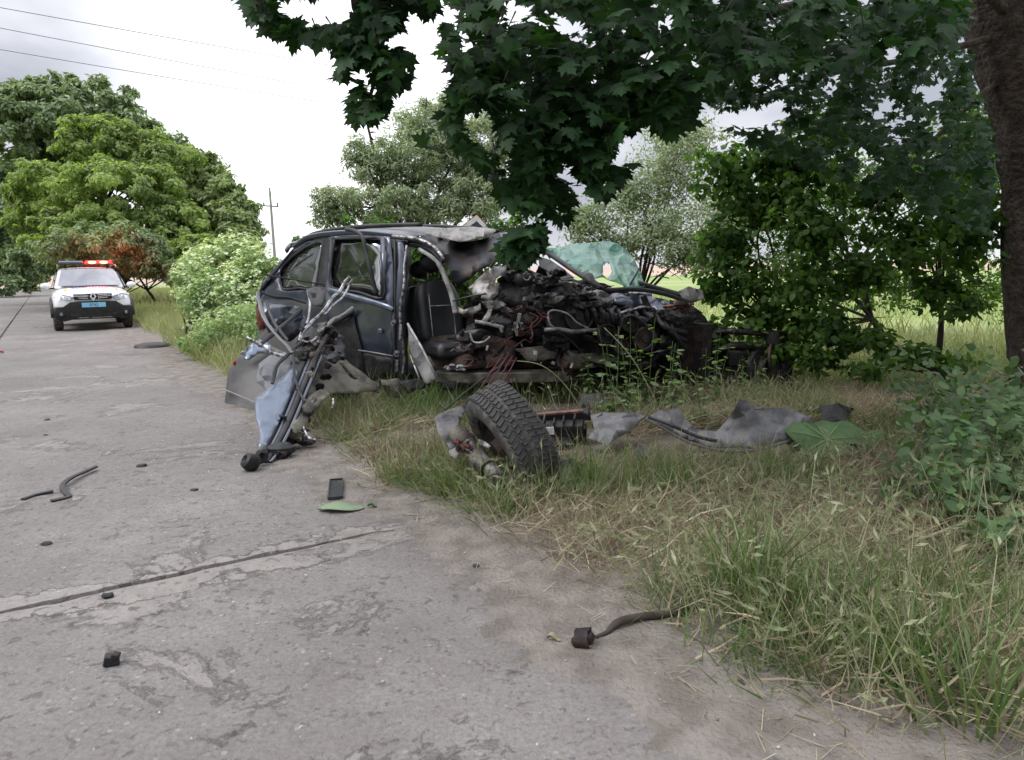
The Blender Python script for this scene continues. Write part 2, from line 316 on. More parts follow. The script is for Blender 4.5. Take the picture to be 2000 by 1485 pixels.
# ================= ground, road, field =================
def road_material():
    m = bpy.data.materials.new('weathered_concrete'); m.use_nodes = True; t = m.node_tree; n = t.nodes; l = t.links; b = n['Principled BSDF']
    g = n.new('ShaderNodeNewGeometry')
    def dot(v):
        d = n.new('ShaderNodeVectorMath'); d.operation = 'DOT_PRODUCT'; d.inputs[1].default_value = v; l.new(g.outputs['Position'], d.inputs[0]); return d.outputs['Value']
    def mth(op, a, c=None, clamp=False):
        x = n.new('ShaderNodeMath'); x.operation = op; x.use_clamp = clamp
        for i, q in enumerate((a, c)):
            if q is None: continue
            if isinstance(q, (int, float)): x.inputs[i].default_value = q
            else: l.new(q, x.inputs[i])
        return x.outputs[0]
    def noi(s, d=6, rgh=.55, dist=0):
        x = n.new('ShaderNodeTexNoise'); x.inputs['Scale'].default_value = s; x.inputs['Detail'].default_value = d; x.inputs['Roughness'].default_value = rgh; x.inputs['Distortion'].default_value = dist
        l.new(g.outputs['Position'], x.inputs['Vector']); return x.outputs[0]
    def rng_(v, a, c):
        x = n.new('ShaderNodeMapRange'); x.inputs[1].default_value = a; x.inputs[2].default_value = c; l.new(v, x.inputs[0]); return x.outputs[0]
    def mixc(f, a, c):
        x = n.new('ShaderNodeMixRGB')
        if isinstance(f, float): x.inputs[0].default_value = f
        else: l.new(f, x.inputs[0])
        for i, q in ((1, a), (2, c)):
            if isinstance(q, tuple): x.inputs[i].default_value = (*q, 1)
            else: l.new(q, x.inputs[i])
        return x.outputs[0]
    a_ = dot(tuple(UD)); c_ = dot(tuple(VD))
    base = mixc(rng_(noi(.9, 8), .35, .65), (.160, .149, .137), (.242, .229, .210))
    grain = noi(55, 3, .7); base = mixc(mth('MULTIPLY', rng_(grain, .35, .7), .55), base, (.085, .072, .068))
    patchn = noi(1.15, 12, .66, .5); patch = rng_(patchn, .565, .59)
    jd = mth('ABSOLUTE', mth('SUBTRACT', mth('FLOORED_MODULO', mth('ADD', a_, 3.5-3.39), 7.0), 3.5))
    jmask = mth('LESS_THAN', mth('ADD', jd, mth('MULTIPLY', mth('SUBTRACT', noi(2.6, 7, .6), .5), .9)), .10)
    jn_ = mth('ADD', jd, mth('MULTIPLY', mth('SUBTRACT', noi(2.6, 7, .6), .5), .9)); lip = mth('MULTIPLY', mth('LESS_THAN', mth('ABSOLUTE', mth('SUBTRACT', jn_, .105)), .012), .8)
    lip2 = mth('MULTIPLY', mth('LESS_THAN', mth('ABSOLUTE', mth('SUBTRACT', patchn, .563)), .003), .7); lip = mth('MAXIMUM', lip, lip2)
    smooth = mth('MAXIMUM', mth('MULTIPLY', patch, .8), jmask)
    base = mixc(mth('MULTIPLY', smooth, .55), base, mixc(rng_(noi(30, 5, .7), .3, .7), (.245, .226, .205), (.325, .302, .275))); base = mixc(lip, base, (.085, .072, .066))
    vo = n.new('ShaderNodeTexVoronoi'); vo.inputs['Scale'].default_value = 30; l.new(g.outputs['Position'], vo.inputs['Vector'])
    pebz = rng_(noi(1.1, 6), .42, .50); peb = mth('MULTIPLY', mth('LESS_THAN', vo.outputs['Distance'], .26), mth('MULTIPLY', pebz, mth('SUBTRACT', 1.0, smooth, True)))
    sepc = n.new('ShaderNodeSeparateColor'); l.new(vo.outputs['Color'], sepc.inputs[0])
    peb = mth('MULTIPLY', peb, mth('GREATER_THAN', sepc.outputs[1], .35))
    pc = mixc(sepc.outputs[0], (.075, .075, .09), (.30, .27, .25)); base = mixc(mth('MULTIPLY', peb, .85), base, pc)
    pit = mth('MULTIPLY', rng_(noi(19, 7, .7, .6), .565, .62), .75); base = mixc(pit, base, (.075, .063, .058))
    mott = rng_(noi(6, 8, .65), .40, .62); base = mixc(mth('MULTIPLY', mott, .35), base, (.135, .118, .11))
    v2 = n.new('ShaderNodeTexVoronoi'); v2.inputs['Scale'].default_value = 24; l.new(g.outputs['Position'], v2.inputs['Vector'])
    s2 = n.new('ShaderNodeSeparateColor'); l.new(v2.outputs['Color'], s2.inputs[0])
    speck = mth('MULTIPLY', mth('LESS_THAN', v2.outputs['Distance'], .05), mth('GREATER_THAN', s2.outputs[0], .72)); base = mixc(mth('MULTIPLY', speck, .6), base, (.44, .41, .39))
    dirt = rng_(mth('ADD', c_, mth('MULTIPLY', mth('SUBTRACT', noi(1.6, 7, .6), .5), 1.6)), 1.25, 1.85)
    base = mixc(mth('MULTIPLY', dirt, .85), base, mixc(rng_(noi(14, 6), .35, .65), (.075, .060, .054), (.15, .125, .11)))
    stain = rng_(noi(.45, 4), .52, .72); base = mixc(mth('MULTIPLY', stain, .4), base, (.10, .088, .084))
    l.new(base, b.inputs['Base Color']); b.inputs['Roughness'].default_value = .86; b.inputs['Specular IOR Level'].default_value = .3
    h = mth('ADD', mth('MULTIPLY', grain, .35), mth('MULTIPLY', peb, .45)); h = mth('ADD', h, mth('MULTIPLY', smooth, .55)); h = mth('ADD', h, mth('MULTIPLY', noi(9, 8, .65), .9))
    bp = n.new('ShaderNodeBump'); bp.inputs['Strength'].default_value = .9; bp.inputs['Distance'].default_value = .02; l.new(h, bp.inputs['Height']); l.new(bp.outputs[0], b.inputs['Normal'])
    return m
M['road'] = road_material()
M['ground'] = mat('dry_verge_soil', (.065, .053, .040), .95, 0, col2=(.15, .12, .085), scale=1.3, bump=1, bscale=25, mask=(.35, .65), detail=9)
M['field'] = mat('green_field', (.19, .26, .07), .9, 0, col2=(.28, .31, .12), scale=.08, bump=.6, bscale=3, mask=(.4, .6), detail=8)
M['hill'] = mat('reddish_distant_field', (.46, .30, .24), .95, 0, col2=(.34, .27, .2), scale=.02, mask=(.4, .6))
def edge(a): return 1.85+.28*nz(a, 3, 0, .55)+.12*nz(a, 8, 0, 2.1)
def gz(x, y):
    c = VD.x*x+VD.y*y; a = UD.x*x+UD.y*y; t = min(1, max(0, (c-1.7)/.6)); tl = min(1, max(0, (-3.9-c)/.6)); f = max(t, tl)
    return -.035+f*(.05+.025*nz(x, y, 0, 1.7)+.01*nz(x, y, 4, 6))
g = Geo(); k = 110
xs = [math.sinh((i/(k)*2-1)*7.3)*2.2 for i in range(k+1)]; ys = [v+5 for v in xs]
for y in ys:
    for x in xs: g.v.append((x, y, gz(x, y) if abs(x)+abs(y) < 300 else 0.0))
for j in range(k):
    for i in range(k): q = j*(k+1)+i; g.f.append((q, q+1, q+k+2, q+k+1))
o = mk('ground', g, 'ground', smooth=180); o['kind'] = 'structure'
# field sheet beyond the verge, both sides
def strip(name, a0, a1, c0, c1, z, m, na=30, nc=6):
    g = Geo()
    for i in range(na+1):
        for j in range(nc+1):
            a = a0+(a1-a0)*(i/na)**1.6; c = c0+(c1-c0)*(j/nc)**1.4; cc = c+(.5*nz(a, 1, 0, .2) if j == 0 else 0); p = RW(a, cc, z+(.06*nz(a, c, 2, .3)+.03 if 0 < j else -.03)); g.v.append(tuple(p))
    for i in range(na):
        for j in range(nc): q = i*(nc+1)+j; g.f.append((q, q+1, q+nc+2, q+nc+1))
    o = mk(name, g, m, smooth=180); o['kind'] = 'structure'; return o
strip('field', -60, 900, 10.5, 900, .07, 'field', 40, 30)
strip('field', -10, 900, -6.5, -900, .07, 'field', 40, 30)
g = Geo()
for i in range(41):
    ang = math.radians(-70+i*3.6); 
    for r, z in ((150, .05), (420, 3.2+1.4*nz(i*.3, 2)), (900, 4+1.0*nz(i*.25, 7))): g.v.append((math.sin(ang)*r, math.cos(ang)*r, z))
for i in range(40):
    for j in range(2): q = i*3+j; g.f.append((q, q+3, q+4, q+1))
o = mk('hill', g, 'hill', smooth=180); o['kind'] = 'structure'
road = thing('road', (0, 0, 0), None, None); road['kind'] = 'structure'
def slab(a0, a1, c0, c1, na, nc, z, seed, ragged=False):
    g = Geo(); top = {}
    for i in range(na+1):
        for j in range(nc+1):
            u, v = i/na, j/nc; a = a0+(a1-a0)*u; c = c0+(c1-c0)*v
            a += (.055*nz(c, (round((seed-c0)/2.3)+(1 if i else 0))*2.9, 5, .9)+.02*nz(c, (round((seed-c0)/2.3)+(1 if i else 0))*2.9, 9, 3.6)) if i in (0, na) else 0
            if i in (0, na): 
                jn = .022*nz(c, seed, a0, 2.2)+.018*nz(c, seed, a0, 9)+random.uniform(-.006, .008); a += -abs(jn) if i else abs(jn)
            if j in (0, nc): 
                jn = .03*nz(a, seed, c0, 3)+.015*nz(a, seed, c0, 10)+random.uniform(-.006, .006)
                if ragged and j == nc: jn = .25*nz(a, seed, c0, .9)+.1*nz(a, seed, 1, 3.5)
                c += -abs(jn) if j else abs(jn)
            lip = -.006 if (i in (0, na) or j in (0, nc)) else 0
            g.v.append(tuple(RW(a, c, z+lip+.006*nz(a, c, seed, 1.1)+.003*nz(a, c, seed, 5))))
    for i in range(na):
        for j in range(nc): q = i*(nc+1)+j; g.f.append((q, q+nc+1, q+nc+2, q+1))
    rim = [i*(nc+1) for i in range(na+1)]+[na*(nc+1)+j for j in range(1, nc+1)]+[i*(nc+1)+nc for i in range(na-1, -1, -1)]+[j for j in range(nc-1, 0, -1)]
    k = len(g.v); g.v += [(g.v[q][0], g.v[q][1], -.12) for q in rim]; n = len(rim)
    g.f += [(rim[i], k+i, k+(i+1) % n, rim[(i+1) % n])[::-1] for i in range(n)]
    return mk('concrete_slab', g, 'road', road, smooth=40)
for r in range(26):
    a1 = 3.394+7*r; a0 = -4.2 if not r else 3.406+7*(r-1)
    near = r < 2
    for (c0, c1, rg) in ((-.9, 2.15, True), (-3.85, -.94, False)):
        slab(a0, a1, c0, c1, 150 if near else (50 if r < 5 else 12), 66 if near and rg else (24 if r < 5 else 8), random.uniform(-.004, .006), r*2.3+c0, rg)
M['dirt'] = mat('loose_dirt', (.125, .108, .092), .95, 0, col2=(.195, .172, .150), scale=7, bump=1, bscale=55, mask=(.38, .62), detail=9)
g = Geo(); na, nc = 900, 84
for i in range(na+1):
    a = -4.2+26*(i/na)**1.35
    for j in range(nc+1):
        c = .75+1.9*j/nc; t = c-1.28+.42*nz(a, c, 3, 1.1)+.16*nz(a, c, 6, 4)+.07*nz(a, c, 9, 13); g.v.append(tuple(RW(a, c, min(.016, max(-.03, .05*t))+.004*nz(a, c, 1, 9)+.004*nz(a, c, 1, 28)-.4*max(0, c-2.35)**2)))
g.f = [(i*(nc+1)+j, (i+1)*(nc+1)+j, (i+1)*(nc+1)+j+1, i*(nc+1)+j+1) for i in range(na) for j in range(nc)]
o = mk('dirt_shoulder', g, 'dirt', smooth=180); o['kind'] = 'structure'
# ================= trees =================
def rot_from(nrm, up): return frames(nrm, up, len(nrm))
def blob_leaves(blobs, n, size, up_bias=.5, clumps=26, cr=.26, fill=.55):
    """leaves in clumps spread through the volume of each blob (photo x, y, depth, half width, half height)"""
    loc = []; nr = []; vol = np.array([b[3]*b[4]*(b[2]/30)**0 for b in blobs], float); cnt = (vol/vol.sum()*n).astype(int)
    for b, c in zip(blobs, cnt):
        C = np.array(P(b[0], b[1], b[2])); rx = b[3]/F*b[2]; rz = b[4]/F*b[2]; ry = b[5] if len(b) > 5 else (rx+rz)/2
        d = rng.normal(size=(clumps, 3)); d /= np.linalg.norm(d, axis=1, keepdims=True); rad = rng.uniform(fill, 1, (clumps, 1))
        cc = C+d*rad*np.array([rx, ry, rz]); idx = rng.integers(0, clumps, c); m = min(rx, rz)
        dd = rng.normal(size=(c, 3)); dd /= np.linalg.norm(dd, axis=1, keepdims=True); q = rng.uniform(.3, 1, (c, 1))**.6
        p = cc[idx]+dd*q*np.array([1.25, 1.25, .8])*cr*max(m, .15)*rng.uniform(.6, 1.35, clumps)[idx][:, None]
        loc.append(p); nr.append(dd*.7+d[idx]*.4+rng.normal(size=(c, 3))*.45+np.array([0, 0, up_bias]))
    loc = np.concatenate(loc); nr = np.concatenate(nr); ok = loc[:, 2] > .05; loc = loc[ok]; nr = nr[ok]; n = len(loc)
    up = rng.normal(size=(n, 3))*.7+np.array([0, 0, -.5]); s = size*rng.uniform(.7, 1.3, n); return loc, rot_from(nr, up), s
def limbs(parent, base, blobs, r0, m='twig', h0=.35, name='branch'):
    base = Vector(base); top = sum((P(b[0], b[1], b[2]) for b in blobs), Vector())/len(blobs); fork = base+(top-base)*h0; fork.x = base.x*.6+fork.x*.4
    g = Geo(); g.tube(smoothpts([base-Vector((0, 0, .2)), base+(fork-base)*.5+Vector((.03, 0, 0)), fork, fork+(top-fork)*.7], 3), [r0*(1.25-.09*i) for i in range(10)], 9); mk('trunk', g, m, parent, smooth=180)
    for b in blobs:
        e = P(b[0], b[1], b[2]); g = Geo(); mid = fork+(e-fork)*.5+Vector((random.uniform(-.2, .2), 0, .1*(e-fork).length*.5))
        g.tube(smoothpts([fork, mid, e], 3), [r0*.5*(1-.12*i) for i in range(7)], 6)
        rx = b[3]/F*b[2]
        for q in range(5):
            d = Vector((random.uniform(-1, 1), random.uniform(-1, 1), random.uniform(-.6, 1))).normalized()*rx*.85; s = fork+(e-fork)*random.uniform(.5, 1); g.tube([s, s+d*.5+Vector((0, 0, .05*rx)), s+d], [r0*.18, r0*.12, r0*.05], 4)
        mk(name, g, m, parent, smooth=180)
def tree(name, base, blobs, n, size, m, label, cat, r0=.2, group=None, tmpl=QUAD, clumps=26, cr=.26, fill=.55, bark='twig', big=0, h0=.35):
    t = thing(name, base, label, cat, group); limbs(t, base, blobs, r0, bark, h0)
    loc, R, s = blob_leaves(blobs, n, size, clumps=clumps, cr=cr, fill=fill)
    if big: big_leaves(t, tmpl, loc, R, s, m, limit=big)
    else:
        V, Fq = place(tmpl[0], tmpl[1], loc, R, s); npmesh('foliage', V, Fq, m, t, kind='stuff')
    return t
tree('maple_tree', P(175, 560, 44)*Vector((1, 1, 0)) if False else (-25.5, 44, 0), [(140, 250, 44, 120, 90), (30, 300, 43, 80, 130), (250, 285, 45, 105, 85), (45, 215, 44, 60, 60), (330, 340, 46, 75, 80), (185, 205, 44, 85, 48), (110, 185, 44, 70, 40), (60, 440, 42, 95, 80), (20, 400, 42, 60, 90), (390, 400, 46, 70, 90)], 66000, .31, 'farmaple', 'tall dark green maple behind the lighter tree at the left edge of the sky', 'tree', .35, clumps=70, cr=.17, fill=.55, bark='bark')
tree('walnut_tree', (-19.5, 34, 0), [(190, 275, 34, 85, 50), (255, 300, 34, 70, 55), (105, 365, 33, 90, 62), (235, 385, 32, 115, 80), (325, 340, 34, 70, 75), (190, 455, 31.5, 135, 52), (60, 410, 34, 50, 60), (340, 455, 32, 85, 60), (250, 475, 30.5, 90, 42), (400, 500, 31, 60, 45), (150, 500, 32, 60, 28)], 76000, .21, 'walnut', 'broad light green walnut tree overhanging the road behind the white patrol car', 'tree', .3, clumps=85, cr=.17, fill=.5)
tree('maple_tree', (-13.4, 36, 0), [(390, 370, 36, 60, 75), (425, 400, 35, 55, 75), (450, 430, 34, 55, 75), (400, 470, 34, 75, 60), (470, 470, 33, 42, 55), (355, 320, 37, 40, 40)], 26000, .25, 'ash', 'sloping green tree between the walnut and the utility pole', 'tree', .25, clumps=60, cr=.19, fill=.45)
tree('shrub', (-17.5, 37, 0), [(150, 500, 36, 95, 45), (270, 515, 34, 95, 40), (380, 520, 32, 80, 38), (460, 520, 30, 60, 36), (60, 495, 40, 60, 32)], 24000, .26, 'farmaple', 'dark shaded undergrowth at the foot of the trees behind the patrol car', 'shrub', .08, clumps=40, cr=.25, fill=.4)
tree('shrub', (-45, 62, 0), [(10, 515, 62, 40, 36), (45, 520, 64, 32, 34), (-40, 510, 60, 50, 42), (0, 552, 60, 45, 26), (45, 552, 66, 30, 20)], 16000, .33, 'farmaple', 'dense dark roadside bushes on the far left side of the road', 'shrub', .12, clumps=30, cr=.25, fill=.4)
tree('shrub', (-58, 90, 0), [(70, 535, 92, 17, 19), (88, 541, 115, 8, 9)], 2500, .4, 'farmaple', 'small distant bushes where the road vanishes', 'shrub', .12, clumps=20, cr=.3, fill=.4)
tree('ash_tree', (-2.3, 17.5, 0), [(740, 330, 17, 55, 55), (810, 310, 17, 70, 65), (890, 300, 17.5, 60, 80), (650, 385, 16.5, 42, 28), (735, 400, 16.5, 95, 45), (850, 400, 17, 105, 55), (940, 380, 17, 60, 80), (880, 210, 17.5, 28, 42), (700, 300, 17, 30, 30), (705, 190, 17, 14, 26), (960, 280, 17, 50, 90), (640, 420, 16.5, 40, 26), (830, 240, 17.5, 70, 50)], 48000, .115, 'silver', 'pale feathery ash tree rising behind the roof of the wreck', 'tree', .12, clumps=60, cr=.3, fill=.35, tmpl=NARROW)
tree('shrub', (-2.0, 13.5, 0), [(700, 470, 13.5, 120, 40), (860, 490, 13, 120, 50), (560, 560, 14.5, 70, 50), (900, 560, 12.5, 110, 60), (1010, 470, 13, 70, 60), (760, 560, 13.5, 100, 60)], 12000, .12, 'bush', 'green thicket right behind the wrecked car seen through its open doorway', 'shrub', .04, clumps=40, cr=.3, fill=.3)
HEM = tree('shrub', (-6.1, 14.0, 0), [(450, 505, 14, 60, 45), (405, 525, 13.8, 50, 55), (500, 535, 13.4, 45, 70), (450, 580, 13, 90, 60), (395, 590, 12.6, 55, 50), (480, 640, 11.5, 75, 60), (370, 560, 13, 30, 60), (420, 660, 11.6, 70, 45)], 22000, .07, 'hemlock', 'tall pale flowering hemlock clump on the verge left of the wreck', 'shrub', .03, clumps=110, cr=.22, fill=.2)
M['umbel'] = mat('cream_umbel_flowers', (.62, .64, .50), .8, 0, col2=(.45, .52, .34), scale=5, island=True, trans=.3)
loc, R, s = blob_leaves([(455, 495, 13.9, 70, 45), (405, 525, 13.6, 50, 50), (500, 530, 13.2, 50, 60), (450, 580, 12.9, 85, 65), (375, 550, 13, 35, 60)], 4600, .05, up_bias=1.6, clumps=190, cr=.085, fill=.7); V, Fq = place(QUAD[0]*np.array([2.2, 1, 1]), QUAD[1], loc, R, s); npmesh('flowers', V, Fq, 'umbel', HEM, kind='stuff')
# thin twiggy plum with small pale leaves against the bright sky
tree('plum_tree', (1.9, 11.5, 0), [(1150, 430, 11.3, 70, 60), (1230, 380, 11.5, 80, 60), (1320, 350, 11.5, 80, 70), (1280, 450, 11.3, 110, 70), (1400, 440, 11, 90, 90), (1190, 480, 11.5, 90, 35), (1360, 500, 11, 100, 45), (1330, 270, 11.5, 100, 60)], 25000, .055, 'silver', 'thin plum tree with tiny leaves against the bright sky above the crumpled windscreen', 'tree', .05, clumps=90, cr=.35, fill=.2, tmpl=QUAD)
tree('plum_tree', (5.5, 13, 0), [(1500, 400, 13, 110, 100), (1650, 380, 13, 110, 110), (1800, 350, 13, 100, 120), (1930, 300, 13, 90, 140), (1850, 480, 13, 90, 60), (1560, 520, 12.5, 120, 70), (1750, 560, 12.5, 120, 50), (1930, 560, 12.5, 80, 60)], 20000, .08, 'bush', 'loose leafy tree at the field edge behind the dark right hand thicket', 'tree', .08, clumps=70, cr=.34, fill=.2, tmpl=QUAD)
# right-hand thicket of leafy saplings, each a shrub of its own
RB = [((3.0, 7.9, 0), [(1420, 470, 7.9, 75, 60), (1450, 560, 7.7, 75, 60), (1500, 620, 7.6, 75, 50), (1400, 560, 8, 50, 50), (1480, 400, 8, 80, 60), (1400, 660, 7.6, 60, 40), (1420, 330, 8, 70, 70)], 3600, 'leafy sapling just right of the crushed front end'),
      ((4.0, 8.0, 0), [(1580, 450, 7.7, 95, 90), (1560, 560, 7.5, 80, 70), (1620, 640, 7.3, 95, 60), (1560, 320, 7.9, 110, 80), (1680, 540, 7.6, 70, 60), (1600, 700, 7.2, 70, 35), (1520, 680, 7.4, 70, 45), (1620, 260, 8, 90, 60), (1490, 310, 8, 60, 50)], 5600, 'dense dark sapling with a bare stem in the middle of the right thicket'),
      ((4.7, 8.2, 0), [(1760, 480, 7.9, 95, 80), (1840, 560, 7.8, 80, 50), (1720, 380, 8, 100, 80), (1860, 420, 8, 90, 80), (1880, 600, 7.6, 60, 28), (1870, 300, 8, 75, 110), (1900, 480, 7.9, 60, 80)], 4400, 'drooping leafy sapling beside the big brown tree trunk'),
      ((4.3, 7.2, 0), [(1780, 690, 7.1, 80, 22), (1860, 705, 7.0, 55, 20), (1700, 660, 7.2, 55, 28), (1690, 720, 7.0, 50, 22)], 620, 'low leafy spray arching over the grass left of the big trunk')]
for i, (b, bl, n, lb) in enumerate(RB):
    tree('sapling', b, bl, int(n*1.15), .080, 'bush', lb, 'sapling', .035, group='saplings in the right hand thicket', tmpl=OVAL, clumps=60, cr=.24, fill=.15, big=300, h0=.5)
# the big maple whose boughs hang over the wreck
mt = thing('maple_tree', (5.4, 7.5, 0), 'big maple with thick brown trunk at right edge and boughs over the wreck', 'tree')
g = Geo(); pts = smoothpts([P(2040, 800, 7.5)-Vector((0, 0, .2)), P(2040, 760, 7.5), P(2040, 650, 7.5), P(2042, 400, 7.5), P(2025, 220, 7.4), P(1985, 60, 7.3), P(1968, -120, 7.2), P(1965, -420, 7.2)], 6)
g.tube(pts, [(.5 if i < 3 else .42-.022*min(i-3, 6) if i < 10 else .285+.004*i) for i in range(len(pts))], 36)
for i, v in enumerate(g.v):
    v = Vector(v); d = .035*noise.noise(v*Vector((5, 5, 1.2)))+.018*noise.noise(v*Vector((16, 16, 4))); c = Vector((5.4, 7.5, v.z)); g.v[i] = tuple(v+(v-c).normalized()*d*1.4)
mk('trunk', g, 'bark', mt, smooth=180)
def bough(pts, r):
    g = Geo(); q = smoothpts(pts, 5); g.tube(q, [r*(1-.8*i/len(q)) for i in range(len(q))], 9); mk('bough', g, 'bark', mt, smooth=180)
bough([P(2000, 60, 7.3), P(1850, -60, 6.3), P(1600, 0, 5.4), P(1350, 60, 5.0), P(1180, 150, 4.6), P(1110, 300, 4.2)], .05)
bough([P(2000, 0, 7.3), P(1700, -260, 6), P(1300, -260, 4.9), P(1050, -120, 4.2), P(960, 60, 4.0), P(930, 230, 3.9)], .05)
bough([P(1990, -60, 7.3), P(1500, -420, 5.5), P(1000, -260, 4), P(760, -140, 3.8), P(690, -10, 3.7), P(735, 110, 3.6), P(720, 200, 3.6)], .032)
bough([P(1995, 130, 7.3), P(1900, 200, 7.2), P(1780, 320, 7.1), P(1690, 430, 7.0)], .035)
bough([P(1985, 60, 7.3), P(1800, 110, 6.8), P(1600, 150, 6.6), P(1480, 190, 6.5)], .035)
def poly_pts(poly, n, Y0, Y1, seed, thr=-.18, fs=.011):
    xs = [p[0] for p in poly]; ys = [p[1] for p in poly]; out = []; r = random.Random(seed)
    while len(out) < n:
        x = r.uniform(min(xs), max(xs)); y = r.uniform(min(ys), max(ys))
        if not inside(poly, x, y): continue
        Y = r.uniform(Y0, Y1)
        if noise.noise(Vector((x*fs, y*fs, seed+Y*.4))) < thr: continue
        out.append(P(x, y, Y))
    return np.array([tuple(p) for p in out])
MPOLY = [
 ([(470, -90), (480, 20), (520, 60), (560, 75), (610, 60), (650, 85), (690, 95), (740, 120), (790, 110), (790, 60), (770, 40), (800, 5), (845, 20), (860, -90)], 900, 3.2, 4.0),
 ([(640, 60), (660, 150), (700, 180), (690, 232), (740, 235), (765, 190), (800, 135), (812, 120), (780, 80)], 300, 3.2, 3.8),
 ([(865, -90), (858, 20), (872, 110), (905, 150), (940, 180), (1000, 300), (1150, 300), (1300, 200), (1420, 150), (1600, 130), (1800, 100), (1880, 60), (1890, -90)], 4300, 3.0, 5.0),
 ([(900, 130), (880, 190), (870, 240), (890, 285), (940, 320), (985, 390), (1090, 430), (1165, 390), (1215, 350), (1260, 290), (1330, 250), (1370, 170), (1200, 100)], 2000, 3.1, 4.4),
 ([(985, 390), (1000, 440), (985, 480), (1015, 505), (1045, 485), (1060, 440), (1100, 425), (1120, 395)], 240, 3.0, 3.6),
 ([(1340, 20), (1380, 190), (1440, 260), (1500, 300), (1600, 330), (1700, 380), (1850, 420), (1930, 460), (1945, 300), (1900, 160), (1880, 20)], 4200, 4.6, 7.3),
 ([(820, 250), (835, 290), (850, 280), (850, 250)], 3, 3.3, 3.5)]
LOC = []
for i, (pl, n, y0, y1) in enumerate(MPOLY): LOC.append(poly_pts(pl, n, y0, y1, 11+i*7, thr=(-.08 if i == 5 else -.17) if n > 220 else -1, fs=.02 if i == 5 else .013))
cx = np.stack([rng.uniform(-2.6, 7.5, 3400), rng.uniform(1.8, 10.5, 3400), rng.uniform(3.3, 6.5, 3400)], axis=1)      # crown that goes on above the frame
cx = cx[(np.hypot((cx[:, 0]-3.4)/5.4, (cx[:, 1]-6.2)/4.6) < 1) & (cx[:, 2] > 1.28+cx[:, 1]*.40+.15)]
_sm = sum(len(q) for q in LOC[:5]); _n5 = len(LOC[5])
LOC.append(cx); loc = np.concatenate(LOC); n = len(loc)
nr = rng.normal(size=(n, 3))*.5+np.array([0, -.55, .75]); up = rng.normal(size=(n, 3))*.45+np.array([0, -.15, -1]); s = rng.uniform(.052, .098, n); s[-len(cx):] *= 2.1; s[_sm:_sm+_n5] *= .85
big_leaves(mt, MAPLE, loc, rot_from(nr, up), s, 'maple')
g = Geo()          # fine twigs that carry the hanging leaves
for _ in range(260):
    p = Vector(loc[rng.integers(0, n-len(cx))]); d = Vector((random.uniform(-.05, .05), random.uniform(-.05, .05), random.uniform(.03, .11))); g.tube([p, p+d*.6, p+d], [.0016, .003, .004], 4)
o = mk('twig', g, 'twig', mt, smooth=180); o['kind'] = 'stuff'
# ================= grass and weeds =================
BL = (np.array([(-.5, 0, 0), (.5, 0, 0), (-.42, .5, .06), (.42, .5, .06), (0, 1, .30)]), np.array([(0, 1, 3), (0, 3, 2), (2, 3, 4)]))
def gzv(p): return np.array([gz(a, b) for a, b in p[:, :2]])
def tuft_pos(nc, per, rad, *a, **k):
    c = verge_pos(nc, *a, **k); n = len(c); m = (rng.uniform(.4, 1.6, n)*per).astype(int); idx = np.repeat(np.arange(n), m); off = rng.normal(size=(len(idx), 2))*rad
    p = c[idx].copy(); p[:, :2] += off; p[:, 2] = gzv(p); d = np.concatenate([off/rad*.42+(c[idx]*0)[:, :2]+rng.normal(size=(n, 2))[idx]*.35, np.zeros((len(idx), 1))], axis=1); return p, d
def grass(name, pos, h, wd, m, lean=.5, dirn=None, parent=None, bend=.3):
    n = len(pos); up = np.stack([rng.normal(size=n)*lean, rng.normal(size=n)*lean, np.ones(n)*(1-.0*lean)], axis=1)
    if dirn is not None: up += np.array(dirn)
    up /= np.linalg.norm(up, axis=1, keepdims=True); ang = rng.uniform(0, 2*math.pi, n); nr = np.stack([np.cos(ang), np.sin(ang), rng.uniform(0, .4, n)], axis=1)
    R = frames(nr, up, n); z = nr-up*np.sum(nr*up, axis=1, keepdims=True); z /= np.linalg.norm(z, axis=1, keepdims=True)
    R = np.stack([np.cross(up, z), up, z], axis=2)
    hh = h*rng.uniform(.45, 1.25, n); tv = BL[0].copy(); V = tv[None]*np.stack([wd*rng.uniform(.6, 1.3, n)/hh, np.ones(n), np.ones(n)*bend/.3], axis=1)[:, None, :]
    V = np.einsum('nij,nkj->nki', R, V)*hh[:, None, None]+pos[:, None, :]; V[:, :, 2] = np.maximum(V[:, :, 2], gzv(pos)[:, None]+.004)
    Fq = BL[1][None]+(np.arange(n)*5)[:, None, None]; return npmesh(name, V.reshape(-1, 3), Fq.reshape(-1, 3), m, parent, smooth=False, kind='stuff')
BARE = [(1.75, 5.15, 1.0, .6), (.62, 5.1, .5, .6), (.45, 5.5, .5, .5), (.9, 6.6, 1.2, .5), (-.75, 5.55, .5, .35), (.0, 4.45, .3, .25), (2.2, 5.0, .4, .35)]
def verge_pos(n, a0, a1, c0, c1, pw=1.0, thr=None, fs=1.0, seed=0):
    a = rng.uniform(a0, a1, n*2); c = c0+(c1-c0)*rng.uniform(0, 1, n*2)**pw; x = UD.x*a+VD.x*c; y = UD.y*a+VD.y*c
    e = np.array([edge(q) for q in a]); ok = c > e+rng.uniform(-.12, .25, n*2)+np.where((a > 16) & (a < 25), .35, 0)
    for (ex, ey, rx, ry) in BARE: ok &= ((x-ex)/rx)**2+((y-ey)/ry)**2 > rng.uniform(.6, 1.1, n*2)
    if thr is not None: ok &= np.array([nz(p, q, seed, fs) for p, q in zip(x, y)]) > thr
    vis = (y > .4) & (np.abs(x) < y*.80+.5); ok &= vis
    x = x[ok][:n]; y = y[ok][:n]; p = np.stack([x, y, np.zeros(len(x))], axis=1); p[:, 2] = gzv(p); return p
